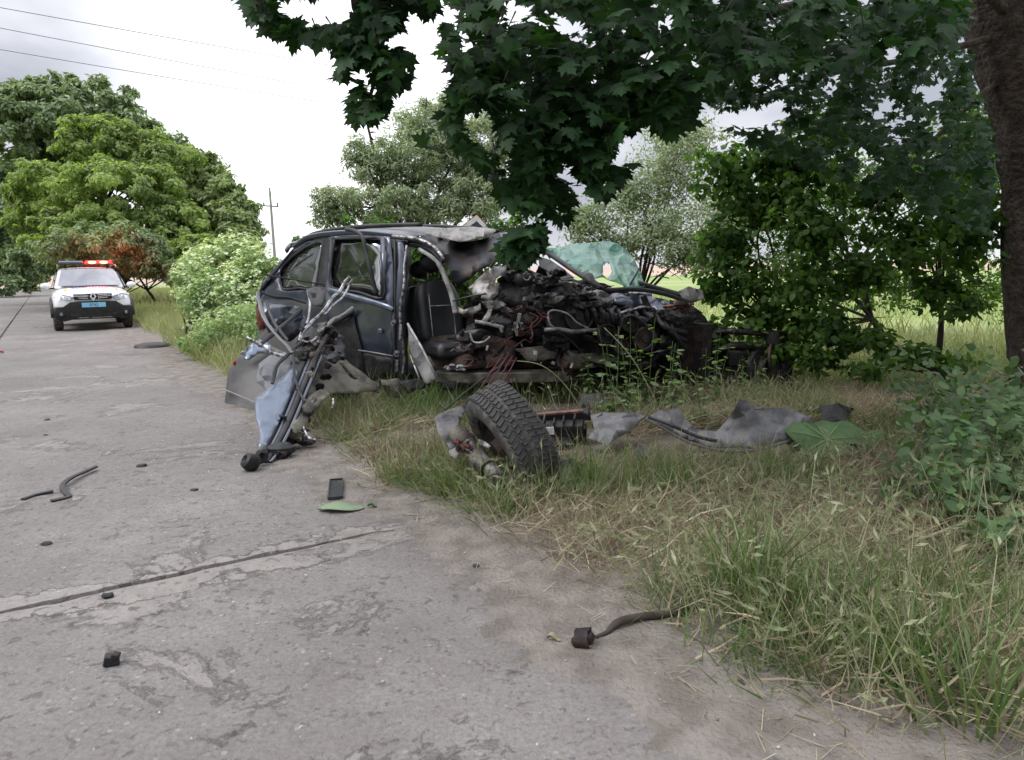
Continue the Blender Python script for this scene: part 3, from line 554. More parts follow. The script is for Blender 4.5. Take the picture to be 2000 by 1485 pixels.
def tag_stuff(o, label, cat): return props(o, label, cat)
def fl(x, y): return .9*nz(x, y, 2, .9)
def straw_mat(n, ln, wd, name, m, zmax, lo, label):
    p = verge_pos(n, -3.2, 5.6, 1.6, 6.5, 1.15); p = p[(p[:, 1] > 1.9) | (rng.uniform(0, 1, len(p)) < .35)]; n = len(p); th = np.array([fl(a, b) for a, b in p[:, :2]])+rng.normal(size=n)*.55+np.where(rng.uniform(0, 1, n) < .3, math.pi, 0)
    hgt = np.array([max(.25, 1+1.2*nz(a, b, 9, 1.3)) for a, b in p[:, :2]]); p[:, 2] += rng.uniform(lo, zmax, n)*np.minimum(hgt, 1.5); d = np.stack([np.cos(th), np.sin(th), rng.normal(.22, .30, n)], axis=1)*3
    return tag_stuff(grass(name, p, ln, wd, m, lean=.1, dirn=d, bend=1.1), label, 'grass')
straw_mat(21000, .15, .0062, 'grass', 'straw', .09, .0, 'matted straw pressed flat over the foreground verge')
_p, _d = tuft_pos(800, 18, .05, -3.2, 5.2, 1.55, 6.5, 1.2)
tag_stuff(grass('grass', _p, .19, .0052, 'straw', .5, bend=.7, dirn=_d*1.5), 'dry straw coloured grass lying flat on the verge in the foreground', 'grass')
tag_stuff(grass('grass', verge_pos(22000, 3.2, 9, 1.6, 12, 1.6), .11, .0045, 'straw', 1.5, bend=.5), 'matted dry grass round the wreck and the torn covers', 'grass')
_p, _d = tuft_pos(1500, 20, .04, -3.2, 4.3, 1.55, 5.5, 1.0, -.15, 1.1, 3)
_cl = VD.x*_p[:, 0]+VD.y*_p[:, 1]; _k = (_p[:, 1] < 2.75) | (_cl < 2.25) | (np.array([nz(a, b, 31, 1.5) for a, b in _p[:, :2]]) > .10); _p = _p[_k]; _d = _d[_k]
tag_stuff(grass('grass', _p, .25, .0065, 'grass', .25, bend=.6, dirn=_d), 'fresh green grass blades in tufts along the near road edge', 'grass')
_p, _d = tuft_pos(420, 26, .06, 4.2, 9.5, 2.6, 11, 1.2, -.1, 1.0, 51); _k = _p[:, 1] > 5.75; _p = _p[_k]; _d = _d[_k]
tag_stuff(grass('grass', _p, .30, .008, 'grass', .3, bend=.6, dirn=_d), 'rank green grass growing up round the wreck and the maple trunk', 'grass')
_p, _d = tuft_pos(130, 40, .07, 4.1, 7.6, 1.45, 2.5, 1.0)
tag_stuff(grass('grass', _p, .20, .0065, 'straw', .4, bend=.8, dirn=_d+np.array([-.35, -.5, 0])), 'straw tufts flopping over the road edge below the wreck', 'grass')
_p, _d = tuft_pos(60, 40, .05, 3.6, 7.4, 1.45, 2.4, 1.0)
tag_stuff(grass('grass', _p, .24, .0065, 'grass', .35, bend=.7, dirn=_d+np.array([-.3, -.4, 0])), 'green tufts at the road edge round the loose wheel', 'grass')
p7 = np.stack([rng.uniform(2.6, 9, 9000), rng.uniform(7.4, 12, 9000), np.zeros(9000)], axis=1); p7[:, 2] = gzv(p7)
tag_stuff(grass('grass', p7, .28, .010, 'farverge', .5, bend=.6), 'yellow green grass under the thicket', 'grass')
tag_stuff(grass('grass', verge_pos(14000, 3.9, 9, 1.7, 12, 1.5, -.2, 1.2, 8), .15, .007, 'grass', .6, bend=.5), 'short green grass under and round the wrecked car', 'grass')
tag_stuff(grass('grass', verge_pos(30000, 8.5, 30, 1.9, 8, 1.2), .44, .012, 'farverge', .4, bend=.5), 'tall mixed grass on the verge between the patrol car and the wreck', 'grass')
tag_stuff(grass('grass', verge_pos(12000, 28, 90, 2.0, 14, 1.3), .5, .04, 'farverge', .4), 'distant verge grass along the road behind the patrol car', 'grass')
pf = np.stack([rng.uniform(1.5, 26, 16000), rng.uniform(9.6, 34, 16000), np.zeros(16000)], axis=1); pf = pf[(pf[:, 0] < pf[:, 1]*.8)]; pf[:, 2] = gzv(pf)
tag_stuff(grass('grass', pf, .42, .018, 'farverge', .35), 'sunlit tall grass at the edge of the field behind the thicket', 'grass')
lf = RW(20, -5.5); pl_ = []
for _ in range(9000):
    q = RW(random.uniform(8, 80), -4.1-abs(random.gauss(0, 1.6))); pl_.append((q.x, q.y, gz(q.x, q.y)))
tag_stuff(grass('grass', np.array(pl_), .2, .03, 'farverge', .4), 'short grass along the left edge of the road', 'grass')
# barley ears: a spikelet with awns
def ears(pos, h, lean, label, wind=(-.25, -.2, 0)):
    n = len(pos); d = np.stack([rng.normal(size=n)*lean, rng.normal(size=n)*lean, np.ones(n)], axis=1)+np.array(wind); d /= np.linalg.norm(d, axis=1, keepdims=True)
    hh = h*rng.uniform(.6, 1.2, n); tipp = pos+d*hh[:, None]; hd = d+rng.normal(size=(n, 3))*.35+np.array(wind)*.8+np.array([0, 0, -.35]); hd /= np.linalg.norm(hd, axis=1, keepdims=True)
    ang = rng.uniform(0, 6.28, n); nr = np.stack([np.cos(ang), np.sin(ang), .1*np.ones(n)], axis=1); z = nr-hd*np.sum(nr*hd, axis=1, keepdims=True); z /= np.linalg.norm(z, axis=1, keepdims=True); R = np.stack([np.cross(hd, z), hd, z], axis=2)
    tv = [(0, 0, 0), (.08, .35, .02), (0, .72, 0), (-.08, .35, .02)]; tf = [(0, 1, 2), (0, 2, 3)]
    for i in range(9):
        q = -1+2*i/8; b = .1+.06*i; k = len(tv); tv += [(q*.05, b, .02*(i % 3-1)), (q*.05+.012, b, 0), (q*.30, b+.62-.2*abs(q), .05*(i % 3-1))]; tf += [(k, k+1, k+2)]
    V, Fq = place(np.array(tv), np.array(tf), tipp, R, rng.uniform(.055, .10, n)); o = npmesh('barley_ears', V, Fq, 'ear', None, kind='stuff'); props(o, label, 'grass')
    z2 = nr; st = Geo()
    R2 = np.stack([np.cross(d, z2), d, z2], axis=2); tvs = np.array([(-.006, 0, 0), (.006, 0, 0), (.004, 1, 0), (-.004, 1, 0)]); V, Fq = place(tvs, np.array([(0, 1, 2), (0, 2, 3)]), pos, R2, hh); o2 = npmesh('stalks', V, Fq, 'ear', o, kind='stuff')
ears(verge_pos(2600, -1.6, 4.9, 1.9, 5.0, 1.2), .16, .5, 'dry barley ears blown flat over the matted straw', (1.0, .2, 0))
ears(verge_pos(2400, -2.6, 4.2, 1.8, 5.0, 1.3, -.1, .8, 21), .26, .45, 'nodding wild barley ears over the foreground verge')
ears(verge_pos(700, 9, 22, 2.0, 4.5, 1.3), .40, .3, 'wild barley ears beyond the wreck towards the patrol car')
def stems(pos_list, h, nl, ls, m, name, label, cat, group, tmpl=OVAL, spread=.16, lean=None):
    """upright leafy plants; one is built, the others are copies of it and of each of its leaves"""
    protos = []
    for i, (x, y, sc, lb) in enumerate(pos_list):
        if len(protos) < 3:
            root = thing(name, (x, y, gz(x, y)), lb or label, cat, group); r = random.Random(i*17+len(pos_list)); g = Geo(); tips = []
            for q in range(3):
                top = Vector((r.uniform(-.2, .2)*h, r.uniform(-.2, .2)*h, h*r.uniform(.65, 1))); pts = smoothpts([Vector(), top*.5+Vector((.03, 0, 0)), top], 4); g.tube(pts, [.005*(1-.08*k) for k in range(len(pts))], 5); tips.append(pts)
            mk('stem', g, m, root, smooth=180, world=False)
            me = bpy.data.meshes.new('leaf'); me.from_pydata(tmpl[0].tolist(), [], tmpl[1].tolist()); me.materials.append(M[m])
            for q in range(nl):
                pts = tips[q % 3]; t = .2+.8*(q/nl); p = pts[min(len(pts)-1, int(t*(len(pts)-1)))]; an = q*2.4+r.uniform(-.4, .4); yy = Vector((math.cos(an), math.sin(an), r.uniform(-.5, .35))).normalized(); zz = (Vector((0, 0, 1))+Vector((r.uniform(-.4, .4), r.uniform(-.6, .2), 0))).normalized(); xx = yy.cross(zz).normalized(); zz = xx.cross(yy)
                s_ = ls*r.uniform(.6, 1.2)*(1.15-.6*t); o = bpy.data.objects.new('leaf', me); COL.objects.link(o); o.parent = root; pp = p+yy*.02
                o.matrix_basis = Matrix(((xx.x*s_, yy.x*s_, zz.x*s_, pp.x), (xx.y*s_, yy.y*s_, zz.y*s_, pp.y), (xx.z*s_, yy.z*s_, zz.z*s_, pp.z), (0, 0, 0, 1)))
            root.rotation_euler.z = r.uniform(0, 6); root.scale = (sc, sc, sc); protos.append((root, [c for c in bpy.data.objects if c.parent == root]))
        else:
            src, kids = protos[i % 3]; c = src.copy(); COL.objects.link(c); c.location = (x, y, gz(x, y)); c.rotation_euler.z = random.uniform(0, 6); c.scale = (sc, sc, sc)
            for kk in kids: d = kk.copy(); COL.objects.link(d); d.parent = c
            if lb or label: c['label'] = lb or label
# weeds that stand in front of the crushed engine bay
wp = []
for (px, py, s, lb) in [(1200, 830, 1.0, 'tall weed in front of the crushed engine bay, leftmost tall one of its row'), (1265, 815, .95, 'leafy weed rising in front of the copper coloured pipes'), (1150, 800, .7, 'short weed beside the torn sill of the wreck'), (1400, 800, .85, 'pale green weed below the broken front suspension'), (1330, 805, .62, 'broad leaved weed between the two tall weeds and the front suspension'), (1450, 790, .6, 'small weed at the foot of the rusty hub'), (1230, 850, .55, 'low weed just behind the torn bumper cover'), (1225, 800, .95, 'tall weed against the crushed engine, second from the left'), (1310, 820, .9, 'tall weed halfway between the engine and the front suspension'), (1180, 850, .5, 'short weed by the rubber sheet'), (1370, 840, .7, 'weed behind the high tip of the long grey cover'), (1480, 800, .55, 'weed growing against the hub'), (1090, 790, .5, 'small weed under the sill of the wreck')]:
    p = G(px, py); wp.append((p.x, p.y, s, lb))
stems(wp, .9, 46, .115, 'weedlit', 'weed_plant', None, 'weed', 'weeds in front of the wreck', OVAL)
np_ = []
r = random.Random(4)
for i in range(30):
    py = r.uniform(860, 1060); px = r.uniform(1820, 2080); p = G(px, py); np_.append((p.x, p.y, r.uniform(.6, 1.05), None))
for i in range(7):
    px = r.uniform(1500, 1950); py = r.uniform(1150, 1420); p = G(px, py); np_.append((p.x, p.y, r.uniform(.25, .42), None))
np_.sort(key=lambda q: q[1])
stems(np_, .38, 44, .12, 'nettle', 'nettle_plant', 'dark green nettle in the dense weed patch at the right edge', 'nettle', 'nettles in the right foreground weed patch', OVAL)
np2 = []
for i in range(12):
    px = r.uniform(1640, 1960); py = r.uniform(770, 840); p = G(px, py); np2.append((p.x, p.y, r.uniform(.5, .8), None))
stems(np2, .3, 20, .075, 'weed', 'weed_plant', 'low green weed between the bumper covers and the maple trunk', 'weed', 'low weeds near the maple trunk', OVAL)
n = 9000; x = rng.uniform(1.4, 4.2, n); y = rng.uniform(2.75, 5.6, n); ok = (x > .40+.46*y+.2*np.sin(y*3)) & (x < y*.78+.4); x = x[ok]; y = y[ok]; n = len(x)
pos = np.stack([x, y, (.04+.34*rng.uniform(0, 1, n)**.8)*np.array([max(.15, .8+1.7*nz(a, b, 5, 2.3)) for a, b in zip(x, y)])], axis=1)
props(npmesh('weed_patch', *place(OVAL[0], OVAL[1], pos, frames(rng.normal(size=(n, 3))*.45+np.array([0, -.3, .9]), rng.normal(size=(n, 3)), n), rng.uniform(.035, .085, n)), 'nettle', None, kind='stuff'), 'dense low green leaves filling the right foreground verge', 'weeds')
# taller tufts that stand out of the verge
for (px, py, n_, h_, lb) in [(1455, 1190, 130, .42, 'tall dark green grass tuft at the road edge right of the curved stick'), (1150, 975, 90, .34, 'upright green grass tuft just right of the loose wheel'), (1090, 985, 40, .26, 'short green tuft under the loose wheel'), (880, 970, 90, .2, 'green tuft at the road edge left of the loose wheel'), (1760, 1330, 90, .34, 'green tuft at the lower right'), (1620, 1230, 80, .3, 'green tuft in the lower right verge between straw'), (1900, 1420, 90, .36, 'green tuft in the bottom right corner')]:
    c = G(px, py); p = np.array([c.x, c.y, gz(c.x, c.y)])+np.concatenate([rng.normal(size=(n_, 2))*.05, np.zeros((n_, 1))], axis=1); d = np.concatenate([(p[:, :2]-np.array([c.x, c.y]))/.05*.22, np.zeros((n_, 1))], axis=1)
    props(grass('grass_tuft', p, h_, .0095, 'grass', .12, bend=.5, dirn=d), lb, 'grass')
ears(np.concatenate([verge_pos(1300, -3.4, 2.0, 1.8, 4.5, 1.0), verge_pos(260, 3.4, 5.2, 3.2, 5.2, 1.0)]), .36, .4, 'tall seed headed barley over the lower right verge', (-.2, -.25, 0))
# burdock leaves
b0 = G(1625, 905); bd = thing('burdock_plant', b0, 'burdock with broad ragged leaves lying flat right of the torn bumper cover', 'burdock')
M['paleleaf0'] = mat('pale_leaf_vein', (.22, .30, .13), .7, 0)
def rag(cx, cy, rx, ry, Y, z, seed):
    g = Geo(); n = 26; c = Vector((cx, cy, z)); g.v.append(tuple(c+Vector((0, 0, -.01))))
    for i in range(n):
        q = 2*math.pi*i/n; k = (1+.16*math.sin(5*q+seed)+.09*math.sin(11*q)+.05*nz(q, seed)); g.v.append((cx+rx*math.cos(q)*k, cy+ry*math.sin(q)*k, z+.03*math.sin(3*q+seed)+.02*nz(i, seed, 0, .7)+ry*math.sin(q)*.35))
    g.f = [(0, 1+i, 1+(i+1) % n) for i in range(n)]; lf = mk('leaf', g, 'burdock', bd, smooth=24, thick=.003); vg = Geo()
    for i in range(0, n, 3): a_, b_ = Vector(g.v[0]), Vector(g.v[1+i]); vg.tube([a_+Vector((0, 0, .006)), (a_+b_)/2+Vector((0, 0, .010)), b_*.9+a_*.1+Vector((0, 0, .006))], [.004, .003, .0012], 4)
    mk('leaf_vein', vg, 'paleleaf0', lf, smooth=180)
rag(b0.x-.05, b0.y-.02, .22, .24, 0, .17, 0); rag(b0.x+.18, b0.y+.03, .13, .16, 0, .17, 2); rag(b0.x-.22, b0.y+.12, .09, .1, 0, .13, 4)
g = Geo(); 
for dx in (-.05, .16, -.2): g.tube([b0, b0+Vector((dx*.5, 0, .08)), b0+Vector((dx, .03, .13))], [.008, .006, .005], 6)
mk('stem', g, 'burdock', bd, smooth=180)
# tall dry stalks in front of the wreck
for (pts, lb) in [([(1165, 850, 5.9), (1110, 760, 5.9), (1060, 715, 5.9), (1010, 705, 6)], 'long pale dry stalk leaning in front of the sill'), ([(1400, 860, 5.6), (1430, 800, 5.6), (1250, 850, 5.7)], 'bent green bramble stem over the torn bumper cover'), ([(1290, 800, 6), (1235, 700, 6), (1180, 640, 6.1)], 'thin upright stem leaning left across the crushed engine bay')]:
    g = Geo(); q = smoothpts([P(*p) for p in pts], 5); g.tube(q, [.006*(1-.5*i/len(q)) for i in range(len(q))], 5); props(mk('dry_stalk', g, 'ear', smooth=180), lb, 'stalk')
tree('shrub', (-12.5, 24, 0), [(120, 480, 24, 55, 30), (170, 470, 23.5, 60, 34), (230, 470, 23, 60, 36), (290, 480, 23.5, 50, 34), (180, 505, 24.5, 60, 26), (245, 515, 24, 50, 28), (310, 520, 23.5, 60, 32), (370, 530, 22.5, 50, 30), (120, 495, 26, 40, 20)], 17000, .13, 'farmaple', 'low dark shrubs added close behind the patrol car to catch its red light', 'shrub', .04, clumps=34, cr=.3, fill=.3)  # shrubs added so that the red beacon glow has leaves to fall on
tree('shrub', (-15, 7, 0), [(-1700, 120, 8, 520, 520), (-1350, 200, 11, 330, 330), (-2500, 120, 6, 600, 600)], 12000, .3, 'farmaple', 'roadside bushes on the left side reflected in the car windows', 'shrub', .06, clumps=40, cr=.3, fill=.4)
# ================= pole, wires, sign =================
up_ = thing('utility_pole', (-21.0, 67.5, 0), 'slim utility pole with one crossarm in the distance left of the wreck', 'pole')
top = P(527, 374, 67.5); g = Geo(); g.tube([Vector((top.x+.1, 67.5, -.5)), top], [.17, .10], 10); mk('post', g, 'greystone', up_, smooth=60)
za = P(527, 403, 67.5).z; g = Geo().box((top.x, 67.5, za), (1.35, .12, .10), rotm(y=4)); mk('crossarm', g, 'twig', up_, bevel=.01)
for dx, zz in ((-.6, za+.05), (.6, za+.0), (0, top.z)):
    g = Geo().lathe([(0, .28), (.05, .26), (.07, .18), (.04, .12), (.08, .06), (.05, 0), (.02, -.1)], (top.x+dx, 67.5, zz+.04), (0, 0, 1), 10); mk('insulator', g, 'twig', up_, smooth=60)
for (a, b, lb) in [((0, 15, 19.9), (440, 93, 23.6), 'uppermost of the three overhead wires crossing the sky at upper left'), ((0, 55, 20.9), (520, 153, 26), 'middle of the three overhead wires crossing the sky at upper left'), ((0, 97, 21.6), (515, 182, 27), 'lowest of the three overhead wires crossing the sky at upper left')]:
    A = P(*a); B = P(*b); d = B-A; pts = [A+d*t+Vector((0, 0, .10*abs(d.length)*.012*((t-.5)**2*4-1))) for t in [i/12 for i in range(-12, 34)]]
    g = Geo().tube(pts, .0088, 5); props(mk('overhead_wire', g, 'wirem', smooth=180), lb, 'wire', 'overhead wires at upper left')
for (a, b, lb) in [((527, 376, 67.5), (760, 296, 45), 'upper thin wire running from the distant pole to the right'), ((540, 404, 67.5), (760, 316, 45), 'lower thin wire running from the distant pole to the right')]:
    A = P(*a); B = P(*b); g = Geo().tube([A+(B-A)*t-Vector((0, 0, 1.2*t*(1-t))) for t in [i/10 for i in range(14)]], .014, 5); props(mk('overhead_wire', g, 'trim', smooth=180), lb, 'wire', 'wires at the distant pole')
sg = thing('road_sign', (P(931, 500, 14).x, 14, 0), 'white triangular road sign showing above the car roof', 'sign')
M['signwhite'] = mat('sign_white', (.62, .60, .60), .4, 0, var=.15); M['signred'] = mat('sign_red', (.45, .10, .05), .4, 0); M['signdark'] = mat('sign_symbol_black', (.04, .04, .045), .5, 0)
ax, ay, az = P(931, 419, 14); tri = lambda s, z0, dy: [(ax-s*.70, 14+dy, az-z0-s*.50), (ax+s*.52, 14+dy, az-z0-s*.56), (ax, 14+dy, az-z0)]
def prism(t, dy): k = Geo(); k.v = [tuple(v) for v in t]+[(v[0], v[1]+dy, v[2]) for v in t]; k.f = [(0, 1, 2), (5, 4, 3), (0, 3, 4, 1), (1, 4, 5, 2), (2, 5, 3, 0)]; return k
mk('border', prism(tri(.9, 0, 0), .02), 'signred', sg, smooth=0); mk('panel', prism(tri(.86, .015, -.006), .01), 'signwhite', sg, smooth=0); mk('symbol', prism(tri(.42, .12, -.012), .01), 'signdark', sg, smooth=0)
mk('post', Geo().tube([Vector((ax, 14.06, -.2)), Vector((ax, 14.06, az-.1))], .03, 10), 'alu', sg, smooth=60)
# ================= white patrol car =================
pc = thing('patrol_car', (-10.55, 18.9, .0), 'white police SUV with lit red roof light bar parked facing the camera', 'car', rz=math.radians(31.5))
def pmk(name, geo, m, parent=None, **k):
    return mk(name, geo, m, parent or pc, world=False, **k)
M['cargl'] = mat('windscreen_glass', (.10, .105, .115), .06, .2, col2=(.16, .16, .17), scale=2, coat=1, spec=.9)
M['chrome'] = mat('chrome', (.6, .6, .62), .15, 1, var=.1); M['lampglass'] = mat('headlamp_glass', (.13, .135, .15), .08, .3, col2=(.5, .5, .52), scale=9, coat=1)
M['plate'] = mat('blue_plate', (.22, .50, .68), .4, 0, var=.1); M['navy'] = mat('navy_print', (.02, .035, .16), .4, 0); M['yellow'] = mat('yellow_print', (.75, .50, .03), .4, 0)
def loft(sts, prof):
    """sts: (y, half width, z low, z shoulder, z top)"""
    g = Geo(); rows = []
    for (y, w_, zb, zs, zt) in sts:
        half = prof(w_, zb, zs, zt); row = [(x, y, z) for x, z in half]+[(-x, y, z) for x, z in half[::-1][1:]]; rows.append(row)
    n = len(rows[0])
    for r_ in rows: g.v += r_
    for i in range(len(rows)-1):
        for k in range(n-1): g.f.append((i*n+k, i*n+k+1, (i+1)*n+k+1, (i+1)*n+k))
        g.f.append((i*n+n-1, i*n, (i+1)*n, (i+1)*n+n-1))
    g.f.append(tuple(range(n))[::-1]); g.f.append(tuple((len(rows)-1)*n+k for k in range(n))); return g
prof = lambda w_, zb, zs, zt: [(0, zb), (w_*.8, zb), (w_*.97, zb+.12), (w_, (zb+zs)/2), (w_*.985, zs-.06), (w_*.90, zs+.02), (w_*.6, zt), (0, zt+.015)]
body = loft([(.02, .70, .42, .80, .88), (.06, .80, .36, .85, .93), (.22, .865, .32, .90, .98), (.6, .895, .30, .96, 1.05), (1.15, .90, .30, 1.01, 1.13), (2.2, .905, .30, 1.02, 1.08), (3.4, .90, .32, 1.04, 1.08), (4.1, .87, .36, 1.04, 1.06), (4.3, .80, .42, .98, 1.02)], prof)
pmk('body', body, 'white', sub=1, smooth=180)
ghp = lambda w_, zb, zs, zt: [(0, zb), (w_, zb), (w_*.97, zb+.08), (w_*.80+(.0), zs), (w_*.72, zt-.02), (w_*.45, zt), (0, zt+.02)]
cab = loft([(1.02, .80, 1.0, 1.05, 1.08), (1.25, .84, 1.02, 1.22, 1.24), (1.62, .86, 1.02, 1.47, 1.50), (1.95, .865, 1.02, 1.56, 1.60), (2.8, .865, 1.02, 1.58, 1.63), (3.6, .85, 1.02, 1.54, 1.60), (4.1, .80, 1.02, 1.25, 1.38), (4.2, .76, 1.02, 1.1, 1.15)], ghp)
pmk('cabin', cab, 'white', sub=1, smooth=180)
g = Geo(); g.v = [(-.70, 1.09, 1.125), (.70, 1.09, 1.125), (.60, 1.72, 1.515), (0, 1.66, 1.545), (-.60, 1.72, 1.515), (0, 1.03, 1.13)]; g.f = [(0, 5, 1, 2, 3), (0, 3, 4)]
g.v = []
for j in range(7):
    t = j/6
    for i in range(11):
        s_ = i/5-1; w_ = .735-.125*t; g.v.append((s_*w_, .985+.60*t+.06*s_*s_, 1.135+.44*t-.02*s_*s_*t))
g.f = [(j*11+i, j*11+i+1, j*11+i+12, j*11+i+11) for j in range(6) for i in range(10)]
pmk('windscreen', g, 'cargl', smooth=180)
for s_ in (-1, 1):
    g = Geo(); g.v = [(s_*.865, 1.5, 1.10), (s_*.868, 2.45, 1.10), (s_*.735, 2.40, 1.50), (s_*.735, 1.95, 1.49)]; g.f = [(0, 1, 2, 3)]; pmk('side_window', g, 'cargl', thick=.02, smooth=0)
    g = Geo(); g.v = [(s_*.868, 2.52, 1.10), (s_*.862, 3.4, 1.10), (s_*.735, 3.3, 1.50), (s_*.735, 2.47, 1.50)]; g.f = [(0, 1, 2, 3)]; pmk('side_window', g, 'cargl', thick=.02, smooth=0)
    g = Geo().tube(smoothpts([(s_*.70, 1.75, 1.60), (s_*.69, 1.85, 1.675), (s_*.68, 2.6, 1.70), (s_*.67, 3.5, 1.66), (s_*.67, 3.62, 1.60)], 4), .018, 8); pmk('roof_rail', g, 'alu', smooth=180)
    g = Geo().ball((s_*1.0, 1.30, 1.13), (.12, .07, .085), 14); mi = pmk('mirror', g, 'white', smooth=180)
    g = Geo().box((s_*.88, 1.3, 1.07), (.14, .04, .035)); pmk('mirror_arm', g, 'black', mi, bevel=.005)
    # headlamp: swept wedge
    g = Geo(); zz = [(s_*.43, -.005, .865), (s_*.50, -.012, .78), (s_*.74, .05, .79), (s_*.835, .22, .875), (s_*.84, .28, .935), (s_*.62, .07, .925)]; g.v = zz+[(x, y+.08, z) for x, y, z in zz]; g.f = [(0, 1, 2, 3, 4, 5), (11, 10, 9, 8, 7, 6)]+[(i, i+6, (i+1) % 6+6, (i+1) % 6) for i in range(6)]
    hl = pmk('headlamp', g, 'lampglass', smooth=0, bevel=.006)
    for q in (0, 1): g = Geo().box((s_*(.60+.09*q), .0+.05*q, .855), (.06, .03, .06), rotm(z=s_*18, y=s_*20)); pmk('lamp_unit', g, 'white', hl, bevel=.004)
    g = Geo().ball((s_*.72, -.03, .45), (.055, .03, .055), 12); fl = pmk('fog_lamp', g, 'lampglass', smooth=180)
    g = Geo().lathe([(.085, 0), (.085, -.03), (.06, -.035), (.055, 0)], (s_*.72, -.035, .45), (0, 1, 0), 18, closed=True); pmk('lamp_ring', g, 'black', fl, smooth=40)
    for yy in (.84, 3.52):
        g = Geo().lathe([(.19, -.10), (.30, -.11), (.345, -.08), (.352, 0), (.345, .08), (.30, .11), (.19, .10)], (s_*.80, yy, .345), (1, 0, 0), 32, closed=True); wh = pmk('wheel', g, 'rubber', smooth=50)
        g = Geo().lathe([(0, .05), (.05, .06), (.17, .04), (.2, .09), (.215, .09), (.21, -.05), (0, -.05)], (s_*.80, yy, .345), (s_, 0, 0), 24); pmk('rim', g, 'alu', wh, smooth=40)
        g = Geo(); pts = [(s_*.905, yy+.43*math.cos(q), .345+.43*math.sin(q)) for q in [math.pi*i/14 for i in range(15)]]; g.tube(pts, .045, 8, flat=.5); pmk('wheel_arch_trim', g, 'black', smooth=180)
# black lower bumper with raised wings
g = Geo(); out = [(-.88, .50), (-.86, .60), (-.66, .62), (-.50, .73), (.50, .73), (.66, .62), (.86, .60), (.88, .50), (.84, .30), (.60, .27), (.5, .33), (-.5, .33), (-.60, .27), (-.84, .30)]
fy = lambda x: -.02+.30*max(0, abs(x)-.35)**1.8
n_ = len(out); g.v = [(x, fy(x)-.035, z) for x, z in out]+[(x, fy(x)+.3, z) for x, z in out]; g.f = [tuple(range(n_)), tuple(range(2*n_-1, n_-1, -1))]+[(i, i+n_, (i+1) % n_+n_, (i+1) % n_) for i in range(n_)]
# curved face: split into columns
g = Geo(); cols = [-.88, -.78, -.66, -.5, -.3, 0, .3, .5, .66, .78, .88]; tz = {.88: .60, .78: .615, .66: .62, .5: .73, .3: .735, 0: .735}; bz = {.88: .36, .78: .29, .66: .27, .5: .31, .3: .31, 0: .31}
for x in cols:
    a, b = tz[abs(x)], bz[abs(x)]
    for z, dy in ((a, .06), (a-.02, -.03), ((a+b)/2, -.05), (b+.02, -.03), (b, .06)): g.v.append((x, fy(x)+dy-.005, z))
g.f = [(i*5+k, i*5+k+1, (i+1)*5+k+1, (i+1)*5+k) for i in range(10) for k in range(4)]; pmk('lower_bumper', g, 'black', thick=.03, smooth=50)
g = Geo(); 
for i, x in enumerate((-.52, -.4, 0, .4, .52)): g.v += [(x, -.065, .60 if abs(x) < .5 else .52), (x, -.065, .38)]
g.f = [(i*2, i*2+1, i*2+3, i*2+2) for i in range(4)]; pmk('air_intake', g, 'trim', thick=.02, smooth=0)
for x, w_ in ((-.25, .26), (.03, .2), (.27, .24)):
    g = Geo().box((x, -.07, .335), (w_, .04, .022)); pmk('skid_plate', g, 'alu', bevel=.004)
# grille
g = Geo().box((0, -.015, .865), (.84, .06, .15), rotm(), 1.02); gr = pmk('grille', g, 'black', bevel=.02)
for z in (.905, .868, .828):
    for s_ in (-1, 1):
        g = Geo().tube(smoothpts([(s_*.10, -.055, z-.012), (s_*.25, -.055, z), (s_*(.41 if z > .85 else .33), -.045, z+.006)], 3), .009, 6); pmk('grille_bar', g, 'chrome', gr, smooth=180)
M['badge'] = mat('bright_badge_metal', (.75, .75, .77), .35, .3, var=.05)
g = Geo(); dm = [(0, .985), (.075, .865), (0, .745), (-.075, .865)]; di = [(0, .925), (.035, .865), (0, .805), (-.035, .865)]
g.v = [(x, -.075, z) for x, z in dm]+[(x, -.075, z) for x, z in di]; g.f = [(i, (i+1) % 4, 4+(i+1) % 4, 4+i) for i in range(4)]; pmk('rhombus_badge', g, 'badge', thick=.03, smooth=0, bevel=.004)
g = Geo().box((.0, -.085, .655), (.53, .012, .115)); pl = pmk('number_plate', g, 'plate', bevel=.003)
def text(body_, loc, rot, size, m, parent, name='lettering', sx=1):
    cu = bpy.data.curves.new(name, 'FONT'); cu.body = body_; cu.size = size; cu.align_x = 'CENTER'; cu.align_y = 'CENTER'; cu.extrude = .0015; tmp = bpy.data.objects.new(name, cu); COL.objects.link(tmp); me = bpy.data.meshes.new_from_object(tmp.evaluated_get(bpy.context.evaluated_depsgraph_get())); bpy.data.objects.remove(tmp)
    me.materials.clear(); me.materials.append(M[m]); o = bpy.data.objects.new(name, me); COL.objects.link(o); o.parent = parent; o.location = loc; o.rotation_euler = rot; o.scale = (sx, 1, 1); return o
def hoodz(y): return .995+(y-.1)*.095
HR = math.atan(.085)
for x, w_, m in ((-.17, .30, 'navy'), (.18, .30, 'yellow')):
    pass
text('ПОЛІЦІЯ', (0, .62, 1.085), (math.radians(9), 0, 0), .30, 'navy', pc, sx=.62)
text('0742', (.0, -.093, .655), (math.pi/2, 0, 0), .10, 'navy', pl)
